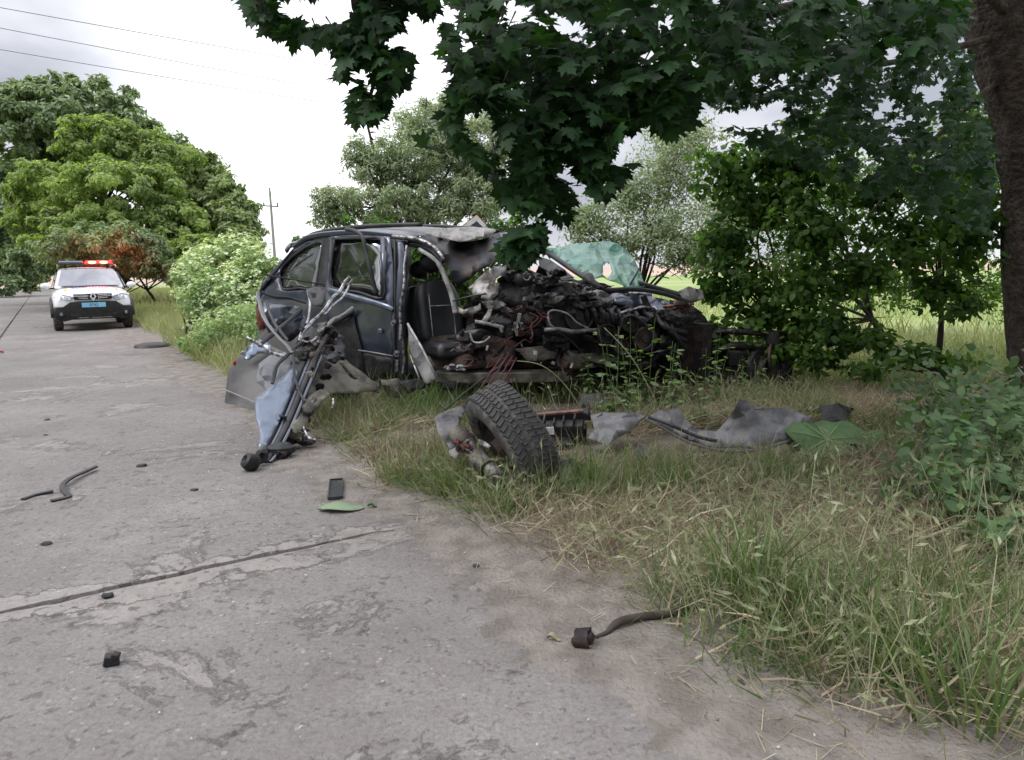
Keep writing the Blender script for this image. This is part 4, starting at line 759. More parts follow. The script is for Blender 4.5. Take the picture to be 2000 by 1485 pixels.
for (x0, x1, y0, y1, m) in ((-.46, -.10, .86, .98, 'navy'), (-.60, -.56, .35, .8, 'yellow'), (.56, .60, .35, .8, 'yellow')):
    g = Geo()
    for i in range(5):
        for y in (y0, y1): x = x0+(x1-x0)*i/4; g.v.append((x, y, 1.083+.045*(y-.3)/.6-.03*(abs(x)/.6)**2-(.03 if abs(x) > .5 else 0)+.004))
    g.f = [(i*2, i*2+2, i*2+3, i*2+1) for i in range(4)]; pmk('hood_stripe', g, m, thick=.004, smooth=180)
# roof light bar
g = Geo().box((0, 2.05, 1.70), (1.30, .24, .03)); lb = pmk('light_bar', g, 'black', bevel=.01)
M['bluelens'] = mat('smoked_blue_lens', (.10, .09, .16), .12, .2, coat=1)
M['redglow'] = emit('red_beacon', (1, .012, .012), 6); M['core'] = emit('beacon_core', (1, .22, .10), 9)
g = Geo().box((-.36, 2.05, 1.755), (.60, .22, .075), rotm(), .9); pmk('lens', g, 'bluelens', lb, bevel=.02)
g = Geo().box((.30, 2.05, 1.755), (.68, .22, .080), rotm(), .9); pmk('lens', g, 'redglow', lb, bevel=.02)
for x in (.14, .42): g = Geo().ball((x, 1.94, 1.75), (.10, .04, .035), 10); pmk('lamp_unit', g, 'core', lb, smooth=180)
for x in (-.5, .5): g = Geo().box((x, 2.05, 1.64), (.05, .1, .10)); pmk('foot', g, 'black', lb, bevel=.004)
bl = bpy.data.lights.new('beacon_light', 'POINT'); bl.energy = 70; bl.color = (1, .02, .01); bl.shadow_soft_size = .12
bo = bpy.data.objects.new('beacon_light', bl); COL.objects.link(bo); bo.parent = pc; bo.location = (.3, 2.1, 1.95)
bs = bpy.data.lights.new('beacon_beam', 'SPOT'); bs.energy = 45; bs.color = (1, .0, .012); bs.shadow_soft_size = .1; bs.spot_size = math.radians(95); bs.spot_blend = .6
bso = bpy.data.objects.new('beacon_beam', bs); COL.objects.link(bso); bso.parent = pc; bso.location = (.3, 2.35, 1.85); bso.rotation_euler = (math.radians(84), 0, 0)
# ================= the wreck =================
WR = thing('wrecked_car', (-.2, 7.6, 0), 'dark grey SUV torn open along its side and crushed at the front under the tree', 'car')
BX, BY = -1.13, 7.3; SX, SY = -.773, .634; NX, NY = .634, .773
def S_(px, py, t=0.0):
    """point of the car's left flank plane (t metres inboard) seen at px, py"""
    d = ray(px, py); k = ((BX+NX*t)*NX+(BY+NY*t)*NY)/(d.x*NX+d.y*NY); return Vector((d.x*k, d.y*k, H+d.z*k))
def side(name, poly, t, m, thick=.006, amp=.006, parent=WR, **k):
    def conv(x, y, tt):
        p = S_(x, y, tt); z = p.z; return S_(x, y, tt+.26*max(0, z-1.02)+.10*max(0, .55-z)**1.0)
    pl_ = [(p[0], p[1], t) for p in poly]; return sheet(name, pl_, lambda x, y: t, m, parent, thick=thick, amp=amp, conv=conv, **k)
# flank shell of the rear: quarter panel with window opening and wheel opening
qwin = [(547, 535), (553, 521), (571, 502), (590, 488), (602, 481), (630, 474), (624, 515), (615, 563), (585, 563), (551, 564)]
quarter = [(640, 457), (610, 462), (596, 468), (575, 484), (553, 508), (530, 530), (514, 552), (505, 572), (501, 605), (506, 655), (509, 690), (530, 700), (548, 705), (560, 690), (590, 668), (640, 660), (648, 600), (650, 566), (644, 500)]
side('quarter_panel', quarter, 0, 'paint', res=13, amp=.010, holes=[qwin], fs=2)
side('quarter_window', qwin, .02, 'qglass', amp=.002, thick=.004, res=16, smooth=180)
def loop_tube(name, pts, t, r, m, parent=WR, closed=True, k=3, n=8, flat=1):
    q = [S_(x, y, t+.26*max(0, S_(x, y).z-1.02)) for x, y in pts]
    if closed: q = q+[q[0]]
    return mk(name, Geo().tube(smoothpts(q, k), r, n, flat), m, parent, smooth=180)
loop_tube('window_seal', qwin, -.006, .013, 'trim')
# C pillar gap and rear door
side('c_pillar', [(628, 462), (650, 461), (645, 500), (640, 566), (618, 566), (626, 512)], -.012, 'trim', res=14)
dwin = [(654, 467), (700, 466), (749, 470), (749, 530), (748, 583), (700, 571), (646, 560), (648, 510)]
door = [(646, 459), (700, 458), (763, 463), (768, 520), (768, 600), (770, 680), (768, 741), (730, 741), (704, 735), (690, 690), (672, 655), (648, 640), (638, 600), (636, 566), (642, 510)]
dr = side('rear_door', door, -.02, 'paint', res=13, amp=.010, holes=[dwin], fs=1.6, thick=.012)
side('door_glass', dwin, .015, 'wglass', amp=.002, thick=.004, res=20, smooth=180, parent=dr)
loop_tube('window_seal', dwin, -.028, .014, 'trim', parent=dr)
g = Geo().tube([S_(748, 466, .12), S_(751, 520, .05), S_(750, 583, 0)], [.03, .035, .04], 8, .5); mk('window_frame', g, 'paint', dr, smooth=180)
g = Geo().tube(smoothpts([S_(642, 566, -.045), S_(690, 580, -.05), S_(750, 597, -.05), S_(768, 606, -.03)], 5), [.028]*16, 8, .6); mk('waist_crease', g, 'paint_blue', dr, smooth=180)
g = Geo().tube([S_(700, 684, -.04), S_(735, 690, -.045), S_(768, 696, -.04)], .009, 6); mk('trim_strip', g, 'dustpaint', dr, smooth=180)
side('door_cladding', [(702, 688), (768, 699), (768, 741), (730, 741), (706, 736)], -.045, 'black', res=14, amp=.004, parent=dr)
g = Geo().tube(smoothpts([S_(676, 448, .05), S_(692, 451, -.02), S_(707, 462, -.06), S_(714, 490, -.08), S_(724, 530, -.10), S_(736, 577, -.08)], 5), .020, 8); mk('torn_door_seal', g, 'trim', WR, smooth=180)
g = Geo().box(S_(742, 647, -.04), (.06, .02, .05), rotm(z=-39)); mk('dent_mark', g, 'paint_blue', dr, bevel=.01)
# B pillar with strikers
bp = mk('b_pillar', Geo().tube(smoothpts([S_(784, 474, .17), S_(786, 520, .10), S_(782, 590, .03), S_(779, 650, .03), S_(783, 700, .04), S_(782, 742, .03)], 6), [.055]*7+[.065]*8+[.075]*16, 10, .62), 'paint', WR, smooth=180)
mk('pillar_flange', Geo().tube(smoothpts([S_(795, 480, .13), S_(790, 520, .06), S_(789, 560, 0), S_(782, 600, -.03), S_(784, 650, -.04), S_(790, 700, -.03), S_(786, 738, -.04)], 6), .016, 8), 'steel', bp, smooth=180)
mk('pillar_flange', Geo().tube(smoothpts([S_(771, 470, .13), S_(772, 520, .04), S_(772, 600, -.02), S_(771, 670, -.03), S_(774, 738, -.03)], 6), .014, 8), 'trim', bp, smooth=180)
for (x, y) in ((769, 630), (776, 691)):
    mk('door_striker', Geo().lathe([(0, .035), (.016, .035), (.016, .01), (.034, .01), (.034, -.01)], S_(x, y, -.05), (-NX, -NY, 0), 16), 'steel', bp, smooth=40)
for (x, y, l) in ((782, 650, .16), (775, 715, .12)): mk('latch_plate', Geo().box(S_(x, y, -.055), (.035, .012, l), rotm(z=-39, y=6)), 'steel', bp, bevel=.004)
# roof: near cant rail, skin, far rail and far flank (real width 1.7 m inboard)
nr_ = [(575, 483), (600, 465), (645, 457), (705, 455), (767, 461), (812, 468), (850, 483), (868, 505)]
mk('cant_rail', Geo().tube(smoothpts([S_(x, y, .16) for x, y in nr_], 5), .032, 8, .7), 'paint', WR, smooth=180)
g = Geo(); near = [S_(x, y-2, .17) for x, y in [(585, 474), (610, 461), (650, 456), (705, 453), (767, 458), (812, 464)]]
rows = 8
for i, p in enumerate(near):
    for j in range(rows+1):
        t = j/rows; q = p+Vector((NX, NY, 0))*1.30*t; q.z = p.z+.075*math.sin(math.pi*min(1, t*.55+.0))+.015*nz(i, j, 3, .7); g.v.append(tuple(q))
g.f = [(i*(rows+1)+j, (i+1)*(rows+1)+j, (i+1)*(rows+1)+j+1, i*(rows+1)+j+1) for i in range(len(near)-1) for j in range(rows)]
mk('roof', g, 'dustpaint', WR, smooth=180, thick=.006)
fr = [(598, 466, .35), (612, 457, .38), (650, 449, .42), (700, 443, .45), (760, 440, .45), (823, 439, .45)]
mk('roof_rail', Geo().tube(smoothpts([S_(x, y, t) for x, y, t in fr], 5), .022, 8), 'trim', WR, smooth=180)
mk('roof_rail', Geo().tube(smoothpts([S_(x, y, t) for x, y, t in [(604, 466, 1.1), (700, 446, 1.2), (830, 442, 1.2), (900, 445, 1.2), (975, 452, 1.2)]], 5), .022, 8), 'black', WR, smooth=180)
def far_flank(): 
    o0 = 1.72; pl_ = [(560, 545), (640, 470), (760, 462), (800, 470), (806, 545), (800, 600), (795, 700), (600, 690), (540, 620)]
    hole = [(655, 540), (672, 492), (752, 482), (756, 560), (660, 556)]
    return side('far_flank_panel', pl_, 1.55, 'trim', holes=[hole], res=18)
far_flank()
side('rear_seat_back', [(655, 540), (700, 525), (760, 530), (775, 600), (775, 700), (660, 690)], .75, 'leather', res=16, amp=.03, thick=.15)
mk('tailgate', sheetgeo([(505, 575, 0), (513, 552, 0), (553, 508, .1), (575, 484, .2)], lambda x, y: 0, res=10, conv=lambda x, y, t: S_(x, y, .03)), 'paint', WR, thick=.02)
g = Geo(); edge_ = [S_(x, y, tt) for x, y, tt in [(577, 482, .16), (553, 508, .08), (530, 530, .05), (514, 552, .02), (503, 578, 0), (501, 606, 0), (508, 660, .02)]]
for p in edge_:
    for j in range(6): q = p+Vector((NX, NY, 0))*1.62*j/5-Vector((SX, SY, 0))*(-.10*math.sin(math.pi*j/5)); g.v.append(tuple(q))
g.f = [(i*6+j, i*6+j+1, (i+1)*6+j+1, (i+1)*6+j) for i in range(6) for j in range(5)]; mk('tailgate', g, 'paint', WR, smooth=180, thick=.01)
mk('rear_spoiler', Geo().tube([S_(560, 489, .05), S_(566, 480, .6), S_(600, 470, 1.2)], .035, 8, .6), 'paint', WR, smooth=180)
M['darkred'] = mat('dark_red_lamp', (.10, .008, .008), .25, 0); side('tail_lamp', [(502, 600), (511, 598), (515, 625), (517, 640), (508, 645), (504, 630)], -.02, 'darkred', amp=.002, res=8, thick=.03)
side('quarter_lower', [(506, 655), (520, 640), (560, 625), (600, 640), (592, 668), (560, 700), (530, 712), (508, 700)], -.02, 'bumper', res=12)
# floor pan and sill under the whole length
def strip3(pts, w_, th, m, name, parent=WR):   # a bent channel along points (world), w_ wide inboard
    g = Geo()
    for p in pts: g.v += [tuple(p), tuple(p+Vector((0, 0, th))), tuple(p+Vector((.0, w_, th))), tuple(p+Vector((0, w_, 0)))]
    n = len(pts); g.f = [(i*4+k, i*4+(k+1) % 4, (i+1)*4+(k+1) % 4, (i+1)*4+k) for i in range(n-1) for k in range(4)]+[(3, 2, 1, 0), tuple((n-1)*4+k for k in range(4))]
    return mk(name, g, m, parent, bevel=.01, smooth=30)
strip3([P(850, 748, 7.1), P(912, 749, 7.0), P(980, 749, 6.95), P(1050, 748, 6.95), P(1112, 746, 7.0)], .22, .10, 'olive', 'sill')
strip3([P(800, 740, 7.5), P(960, 742, 7.4), P(1150, 738, 7.4), P(1290, 738, 7.5)], 1.2, .05, 'dark', 'floor_pan')
strip3([P(650, 738, 7.7), P(760, 742, 7.5), P(820, 742, 7.4)], .9, .06, 'dark', 'floor_pan')
# dark firewall sheet, also standing in for the shaded void inside, behind everything
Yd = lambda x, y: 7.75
sheet('firewall_shade_backing', [(905, 600), (960, 560), (1060, 545), (1160, 560), (1260, 580), (1352, 605), (1370, 640), (1378, 700), (1376, 752), (1250, 748), (1120, 735), (980, 730), (905, 735), (890, 660)], 7.65, 'dark', WR, res=22, amp=.14, fs=1.6, jag=14, thick=.01)
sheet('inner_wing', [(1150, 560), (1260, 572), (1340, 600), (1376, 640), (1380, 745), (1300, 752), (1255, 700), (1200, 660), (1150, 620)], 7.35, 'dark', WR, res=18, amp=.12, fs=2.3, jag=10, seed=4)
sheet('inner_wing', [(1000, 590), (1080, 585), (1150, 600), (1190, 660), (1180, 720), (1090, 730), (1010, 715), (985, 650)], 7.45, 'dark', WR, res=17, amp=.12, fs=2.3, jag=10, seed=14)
rr = random.Random(9)
def boxes(name, lst, m, parent=WR, bevel=.012):
    for (x, y, Y, w_, h_, d_, rx, ry, rz) in lst: mk(name, Geo().box(P(x, y, Y), (w_, d_, h_), rotm(rx, ry, rz), .92), m, parent, bevel=bevel)
boxes('engine_block', [(1215, 665, 7.35, .62, .42, .5, 5, 8, 12), (1320, 680, 7.4, .42, .5, .5, -6, -5, 20)], 'dark')
for i in range(16): mk('intake_rib', Geo().tube([P(1265+i*5, 640+i*2, 7.05), P(1262+i*5, 672+i*2, 7.0), P(1268+i*5, 700+i, 7.08)], .012, 6), 'dark', WR, smooth=180) if i % 2 == 0 else None
def disc(nm, x, y, Y, r_, m, ax=(.25, -.95, .1), h=.05): mk(nm, Geo().lathe([(0, h), (r_*.3, h), (r_*.34, h*.6), (r_*.8, h*.55), (r_*.86, h), (r_, h), (r_, 0), (r_*.9, -h), (0, -h)], P(x, y, Y), ax, 26), m, WR, smooth=35)
disc('pulley', 1228, 632, 6.85, .085, 'dark'); disc('pulley', 1258, 662, 6.85, .11, 'rust'); disc('pulley', 1212, 676, 6.85, .065, 'rust'); disc('alternator', 1180, 652, 6.9, .09, 'dark', h=.09); disc('brake_booster', 1128, 618, 6.95, .14, 'black', h=.06)
mk('valve_cover', Geo().box(P(1215, 625, 7.05), (.55, .24, .10), rotm(6, 7, 10), .85), 'dark', WR, bevel=.03)
for i in range(7): mk('intake_runner', Geo().tube(smoothpts([P(1140+i*17, 600+i*2, 7.0), P(1146+i*17, 612+i*2, 6.9), P(1150+i*17, 634+i*2, 6.95)], 4), .022, 9), 'black', WR, smooth=180)
mk('drive_belt', Geo().tube(smoothpts([P(1218, 622, 6.8), P(1240, 618, 6.8), P(1278, 655, 6.8), P(1262, 682, 6.8), P(1210, 690, 6.8), P(1204, 668, 6.8), P(1218, 622, 6.8)], 5), .012, 6), 'trim', WR, smooth=180)
for k_ in range(3): mk('coolant_hose', Geo().tube(smoothpts([P(1280+k_*12, 612, 7.0), P(1300+k_*10, 640+k_*8, 6.85), P(1340, 650+k_*16, 6.95)], 5), .026-.004*k_, 9), 'black', WR, smooth=180)
for i in range(15): mk('radiator_fin', Geo().box(P(1330+i*2.8, 680, 7.04), (.006, .03, .42), rotm(0, 3, 14)), 'rust', WR)
sheet('crushed_bonnet', [(1190, 575, 7.0), (1250, 572, 7.1), (1320, 590, 7.2), (1362, 606, 7.3), (1350, 622, 7.1), (1290, 612, 6.95), (1230, 600, 6.9), (1195, 592, 6.9)], 7.0, 'paint', WR, res=11, amp=.06, fs=4, jag=4, seed=93)
sheet('crushed_inner_wing', [(1060, 598, 6.95), (1130, 606, 6.95), (1195, 620, 7.0), (1180, 650, 7.0), (1120, 664, 6.95), (1070, 650, 6.9)], 7.0, 'black', WR, res=11, amp=.06, fs=4, jag=4, seed=94)
mk('radiator_core', Geo().box(P(1352, 680, 7.35), (.12, .55, .52), rotm(0, 3, 14)), 'dark', WR, bevel=.01)
boxes('cylinder_cover', [(1165, 668, 7.15, .22, .12, .3, 15, -12, 30), (1090, 672, 7.1, .2, .1, .2, -10, 14, 10), (1290, 622, 7.15, .30, .07, .25, 8, 5, 6), (1230, 612, 7.2, .2, .10, .2, 10, -14, 22)], 'black')
# seats
def seat(cx, cy, Y, sc, rz, label=None):
    """front seat: cushion, back with bolsters, headrest"""
    base = P(cx, cy, Y); Rz = Matrix.Rotation(math.radians(rz), 3, 'Z')
    def tr(geo): geo.v = [tuple(base+Rz @ (Vector(v)*sc)) for v in geo.v]; return geo
    g = Geo()
    prof_ = [(-.26, .0), (-.24, .10), (-.15, .12), (-.12, .07), (.12, .07), (.15, .12), (.24, .10), (.26, 0), (.22, -.10), (-.22, -.10)]
    n = len(prof_)
    for i, (z, kx, dy) in enumerate([(.0, .92, 0), (.08, 1, 0), (.3, 1.02, .05), (.5, .95, .10), (.62, .78, .14), (.66, .6, .155)]):
        for x, y in prof_: g.v.append((x*kx, -y*(1 if i < 4 else .7)+dy, z))
    for i in range(5): g.f += [(i*n+k, i*n+(k+1) % n, (i+1)*n+(k+1) % n, (i+1)*n+k) for k in range(n)]
    g.f += [tuple(range(n))[::-1], tuple(5*n+k for k in range(n))]
    st = mk('seat', tr(g), 'leather', WR, sub=1, smooth=180, label=label)
    mk('headrest', tr(Geo().ball((0, .17, .84), (.15, .075, .11), 14, .12)), 'leather', st, smooth=180)
    for s_ in (-1, 1):
        mk('headrest_post', tr(Geo().tube([(s_*.06, .16, .62), (s_*.06, .16, .8)], .008, 6)), 'steel', st, smooth=180)
        mk('seat_piping', tr(Geo().tube(smoothpts([(s_*.125, -.095, .06), (s_*.13, -.06, .3), (s_*.12, .0, .52)], 4), .006, 6)), 'piping', st, smooth=180)
    mk('seat_piping', tr(Geo().tube([(-.125, -.055, .40), (.125, -.055, .40)], .005, 6)), 'piping', st, smooth=180)
    g = Geo().box((0, -.25, -.02), (.50, .55, .16), None, .9); mk('seat_cushion', tr(g), 'leather', st, bevel=.05)
seat(862, 672, 7.55, .98, 28)
seat(838, 668, 8.25, .95, 28, 'far front seat behind the driver seat')
# A pillar seal strip, far opening frame
mk('door_seal', Geo().tube(smoothpts([P(818, 487, 7.3), P(840, 500, 7.2), P(857, 515, 7.15), P(868, 538, 7.1), P(882, 575, 7.1), P(890, 612, 7.1)], 6), [.020]*12+[.028]*19, 8, .5), 'piping', WR, smooth=180)
mk('door_frame', Geo().tube(smoothpts([P(800, 476, 7.5), P(826, 480, 7.35), P(850, 494, 7.25), P(866, 515, 7.2)], 6), .035, 8), 'paint', WR, smooth=180)
M['roofpanel'] = mat('dusty_roof_panel', (.22, .205, .185), .55, 0, col2=(.13, .12, .11), scale=6)
M['roofskin'] = mat('dark_roof_underside', (.012, .013, .017), .5, .2, col2=(.035, .026, .022), scale=7, spec=.3)
# torn roof: folded underside and the lifted pale panel
sheet('torn_roof_skin', [(812, 463, 7.1), (840, 478, 7.0), (862, 500, 6.95), (880, 535, 6.95), (890, 562, 6.95), (915, 547, 6.9), (940, 527, 6.85), (975, 510, 6.8), (1005, 492, 7.0), (1012, 462, 7.4), (985, 450, 7.8), (940, 468, 7.6), (900, 474, 7.5), (860, 462, 7.3)], 7.0, 'roofskin', WR, res=9, amp=.022, fs=3, jag=5, seed=2, smooth=30)
sheet('lifted_roof_panel', [(825, 456, 7.4), (872, 446, 7.8), (920, 443, 8.2), (972, 449, 8.2), (960, 458, 7.6), (928, 468, 7.1), (898, 473, 7.1), (860, 465, 7.2)], 7.5, 'roofpanel', WR, res=12, amp=.005, fs=3, thick=.008, seed=3, smooth=20)
mk('torn_edge_strip', Geo().tube(smoothpts([P(767, 462, 7.3), P(812, 467, 7.1), P(840, 478, 7.0), P(856, 492, 6.95), P(866, 508, 6.9)], 5), .018, 7), 'steel', WR, smooth=180)
sheet('torn_roof_skin', [(975, 456, 7.5), (1005, 452, 7.6), (1035, 470, 7.5), (1010, 480, 7.4), (985, 474, 7.3)], 7.4, 'paint_blue', WR, res=9, amp=.04, jag=4, seed=8)
# pale lining, airbag rags and dashboard ruins
sheet('torn_lining', [(915, 563, 6.9), (925, 552, 6.9), (945, 533, 6.85), (962, 524, 6.8), (987, 515, 6.9), (996, 522, 6.9), (990, 535, 6.85), (968, 545, 6.8), (964, 565, 6.8), (962, 580, 6.8), (945, 576, 6.75), (925, 582, 6.8)], 6.8, 'cloth', WR, res=8, amp=.05, fs=6, jag=4, seed=5)
sheet('torn_lining', [(948, 556, 6.75), (975, 552, 6.7), (972, 575, 6.7), (955, 590, 6.7), (938, 582, 6.75)], 6.7, 'cloth', WR, res=8, amp=.04, fs=7, jag=3, seed=6)
sheet('torn_lining', [(890, 598, 7.1), (905, 606, 7.0), (925, 600, 7.0), (938, 592, 6.95), (940, 606, 6.95), (925, 614, 7.0), (903, 614, 7.0), (890, 612, 7.1)], 7, 'cloth', WR, res=7, amp=.04, fs=7, jag=3, seed=7)
sheet('torn_lining', [(955, 596, 6.8), (962, 602, 6.8), (956, 622, 6.8), (944, 636, 6.8), (940, 628, 6.8), (950, 612, 6.8)], 6.8, 'cloth', WR, res=6, amp=.02, fs=8, jag=2, seed=9)
sheet('dashboard', [(965, 548, 6.9), (1000, 528, 7), (1045, 532, 7), (1090, 545, 7), (1180, 552, 7.1), (1210, 575, 7.1), (1150, 590, 7), (1080, 596, 6.9), (1000, 600, 6.85), (965, 590, 6.8)], 7.0, 'black', WR, res=12, amp=.10, fs=4, jag=7, seed=11, thick=.02)
rr = random.Random(77)
for i in range(30):
    x = rr.uniform(955, 1200); y = rr.uniform(528, 600) if x < 1090 else rr.uniform(556, 604); s_ = rr.uniform(10, 42); w_ = rr.uniform(4, 13); a0 = rr.gauss(0, .5); ca, sa = math.cos(a0), math.sin(a0); Y = rr.uniform(6.65, 6.95)
    loc_ = [(-s_, -w_*rr.uniform(.2, 1)), (-s_*.2, -w_*rr.uniform(.5, 1.3)), (s_*rr.uniform(.4, 1), -w_*rr.uniform(.2, 1)), (s_, w_*.3), (s_*.3, w_*rr.uniform(.4, 1.2)), (-s_*.6, w_*rr.uniform(.3, 1))]
    sheet('dashboard_fragment', [(x+u_*ca-v_*sa, y+u_*sa+v_*ca, Y+rr.uniform(-.1, .1)) for u_, v_ in loc_], Y, rr.choice(['black', 'black', 'trim', 'dark', 'leather', 'bumper']) if i % 9 else 'panel', WR, res=6, amp=.05, fs=8, seed=200+i, thick=.004, smooth=22)
mk('instrument_housing', Geo().ball(P(1022, 545, 6.8), (.09, .07, .075), 12, .25, 3), 'black', WR, smooth=180)
mk('chrome_ring', Geo().tube([P(1029+7*math.cos(q), 540+8*math.sin(q), 6.7) for q in [i*.6 for i in range(9)]], .008, 6), 'steel', WR, smooth=180)
# far side window frame shapes and windscreen
sheet('windscreen_cowl', [(1050, 500, 7.4), (1075, 508, 7.4), (1100, 525, 7.3), (1122, 543, 7.2), (1090, 552, 7.1), (1062, 556, 7.1), (1055, 530, 7.3)], 7.3, 'bumper', WR, res=10, amp=.02, fs=3, seed=12)
mk('a_pillar', Geo().tube(smoothpts([P(1058, 486, 7.9), P(1090, 508, 7.6), P(1125, 532, 7.3), P(1160, 553, 7.1)], 5), .024, 8, .6), 'trim', WR, smooth=180)
def shatter_mat():
    m = bpy.data.materials.new('crazed_green_glass'); m.use_nodes = True; t = m.node_tree; n = t.nodes; l = t.links; n.remove(n['Principled BSDF'])
    tcn = n.new('ShaderNodeTexCoord'); v = n.new('ShaderNodeTexVoronoi'); v.feature = 'DISTANCE_TO_EDGE'; v.inputs['Scale'].default_value = 38; l.new(tcn.outputs['Object'], v.inputs['Vector'])
    r = n.new('ShaderNodeMapRange'); r.inputs[1].default_value = .0; r.inputs[2].default_value = .10; r.inputs[3].default_value = .97; r.inputs[4].default_value = .66; l.new(v.outputs['Distance'], r.inputs[0])
    no = n.new('ShaderNodeTexNoise'); no.inputs['Scale'].default_value = 5; l.new(tcn.outputs['Object'], no.inputs['Vector']); a = n.new('ShaderNodeMath'); a.operation = 'MULTIPLY'; l.new(r.outputs[0], a.inputs[0])
    r2 = n.new('ShaderNodeMapRange'); r2.inputs[1].default_value = .35; r2.inputs[2].default_value = .65; r2.inputs[3].default_value = .6; r2.inputs[4].default_value = 1.25; l.new(no.outputs[0], r2.inputs[0]); l.new(r2.outputs[0], a.inputs[1])
    tr = n.new('ShaderNodeBsdfTransparent'); tr.inputs[0].default_value = (.60, .82, .76, 1); tl = n.new('ShaderNodeBsdfTranslucent'); tl.inputs[0].default_value = (.55, .74, .67, 1); df = n.new('ShaderNodeBsdfPrincipled'); df.inputs['Base Color'].default_value = (.42, .56, .51, 1); df.inputs['Roughness'].default_value = .2
    m1 = n.new('ShaderNodeMixShader'); m1.inputs[0].default_value = .45; l.new(tl.outputs[0], m1.inputs[1]); l.new(df.outputs[0], m1.inputs[2])
    m2 = n.new('ShaderNodeMixShader'); l.new(a.outputs[0], m2.inputs[0]); l.new(tr.outputs[0], m2.inputs[1]); l.new(m1.outputs[0], m2.inputs[2]); l.new(m2.outputs[0], n['Material Output'].inputs[0]); return m
M['shatter'] = shatter_mat()
ws = sheet('windscreen', [(1064, 486, 8.0), (1120, 477, 8.2), (1187, 471, 8.3), (1207, 476, 8.1), (1225, 490, 8.0), (1240, 508, 7.9), (1252, 535, 7.7), (1260, 562, 7.5), (1225, 562, 7.3), (1190, 551, 7.2), (1160, 545, 7.2), (1135, 533, 7.3), (1100, 515, 7.5)], 7.8, 'shatter', WR, res=11, amp=.14, fs=3.2, seed=4, thick=.006, holes=[[(1176, 516), (1190, 512), (1194, 528), (1184, 548), (1174, 540)]], smooth=12)
mk('wiper_arm', Geo().tube([P(1250, 522, 7.4), P(1231, 556, 7.2)], .010, 6), 'trim', WR, smooth=180)
mk('scuttle_strip', Geo().tube(smoothpts([P(1145, 540, 7.1), P(1158, 552, 7.0), P(1185, 566, 6.95), P(1240, 565, 7.0), P(1300, 575, 7.1), P(1352, 594, 7.2)], 4), [.05, .06, .05, .045, .03, .025]+[.022]*15, 8, .6), 'black', WR, smooth=180)
mk('bonnet_edge', Geo().tube(smoothpts([P(1245, 553, 7.6), P(1290, 566, 7.6), P(1330, 577, 7.55), P(1358, 585, 7.5)], 4), .030, 8), 'black', WR, smooth=180)
sheet('crushed_wing_scrap', [(1325, 570, 7.5), (1345, 560, 7.5), (1372, 568, 7.5), (1376, 585, 7.4), (1352, 592, 7.4), (1335, 588, 7.4)], 7.4, 'bumper', WR, res=7, amp=.07, fs=6, seed=15)
for y in (596, 602, 608): mk('pipe', Geo().tube([P(1296, y+3, 7.0), P(1355, y-2, 7.1)], .013, 7), 'copper', WR, smooth=180)
for i, (pts, r_, m) in enumerate([
   ([(1212, 612, 6.9), (1235, 606, 6.9), (1256, 600, 6.9), (1275, 604, 6.95)], .014, 'steel'), ([(1228, 573, 6.9), (1256, 574, 6.9), (1272, 576, 6.95)], .013, 'steel'), ([(1256, 578, 6.95), (1262, 592, 6.95), (1268, 606, 6.95)], .03, 'dark'),
   ([(1252, 620, 6.85), (1242, 634, 6.85), (1250, 650, 6.85)], .010, 'steel'), ([(1071, 622, 6.8), (1072, 610, 6.8), (1085, 606, 6.8), (1110, 614, 6.85), (1127, 630, 6.9), (1150, 642, 6.9)], .009, 'piping'), ([(1071, 622, 6.8), (1075, 634, 6.8), (1084, 642, 6.8)], .009, 'piping'),
   ([(1064, 645, 6.85), (1090, 643, 6.8), (1120, 648, 6.8), (1150, 646, 6.85), (1180, 645, 6.9)], .020, 'alu'), ([(885, 588, 6.7), (915, 580, 6.6), (950, 574, 6.6)], .008, 'trim'), ([(928, 628, 6.8), (955, 633, 6.8), (983, 640, 6.85)], .016, 'piping'),
   ([(1270, 690, 6.9), (1305, 684, 6.9), (1330, 690, 7)], .008, 'steel'), ([(1060, 640, 6.9), (1100, 655, 6.9), (1140, 690, 6.9)], .008, 'trim'), ([(918, 650, 6.75), (925, 668, 6.75), (945, 668, 6.75), (957, 658, 6.75)], .009, 'piping')]):
    mk(['bent_rod', 'coolant_pipe', 'bracket', 'cable'][i % 4], Geo().tube(smoothpts([P(*p) for p in pts], 5), r_, 8), m, WR, smooth=180)
for i in range(17):     # loose red wiring
    x, y = rr.uniform(1000, 1060), rr.uniform(600, 665); 
    if i > 9: x, y = rr.uniform(915, 1000), rr.uniform(655, 715)
    q = [P(x, y, 6.85)]
    for k_ in range(4): q.append(q[-1]+Vector((rr.uniform(-.09, .09), rr.uniform(-.05, .05), rr.uniform(-.08, .05))))
    mk('wiring', Geo().tube(smoothpts(q, 4), .0055, 5), 'wire', WR, smooth=180)
for i in range(14):     # pale torn insulation strips
    x, y = (rr.uniform(1000, 1022), rr.uniform(615, 650)) if i < 6 else (rr.uniform(930, 1120), rr.uniform(600, 720))
    p = P(x, y, 6.8); mk('torn_strip', Geo().box(p, (rr.uniform(.012, .04), .008, rr.uniform(.04, .17) if i < 6 else rr.uniform(.02, .06)), rotm(rr.uniform(-20, 20), rr.uniform(-25, 25), rr.uniform(-30, 30))), 'cloth' if i % 2 else 'steel', WR, bevel=.003)
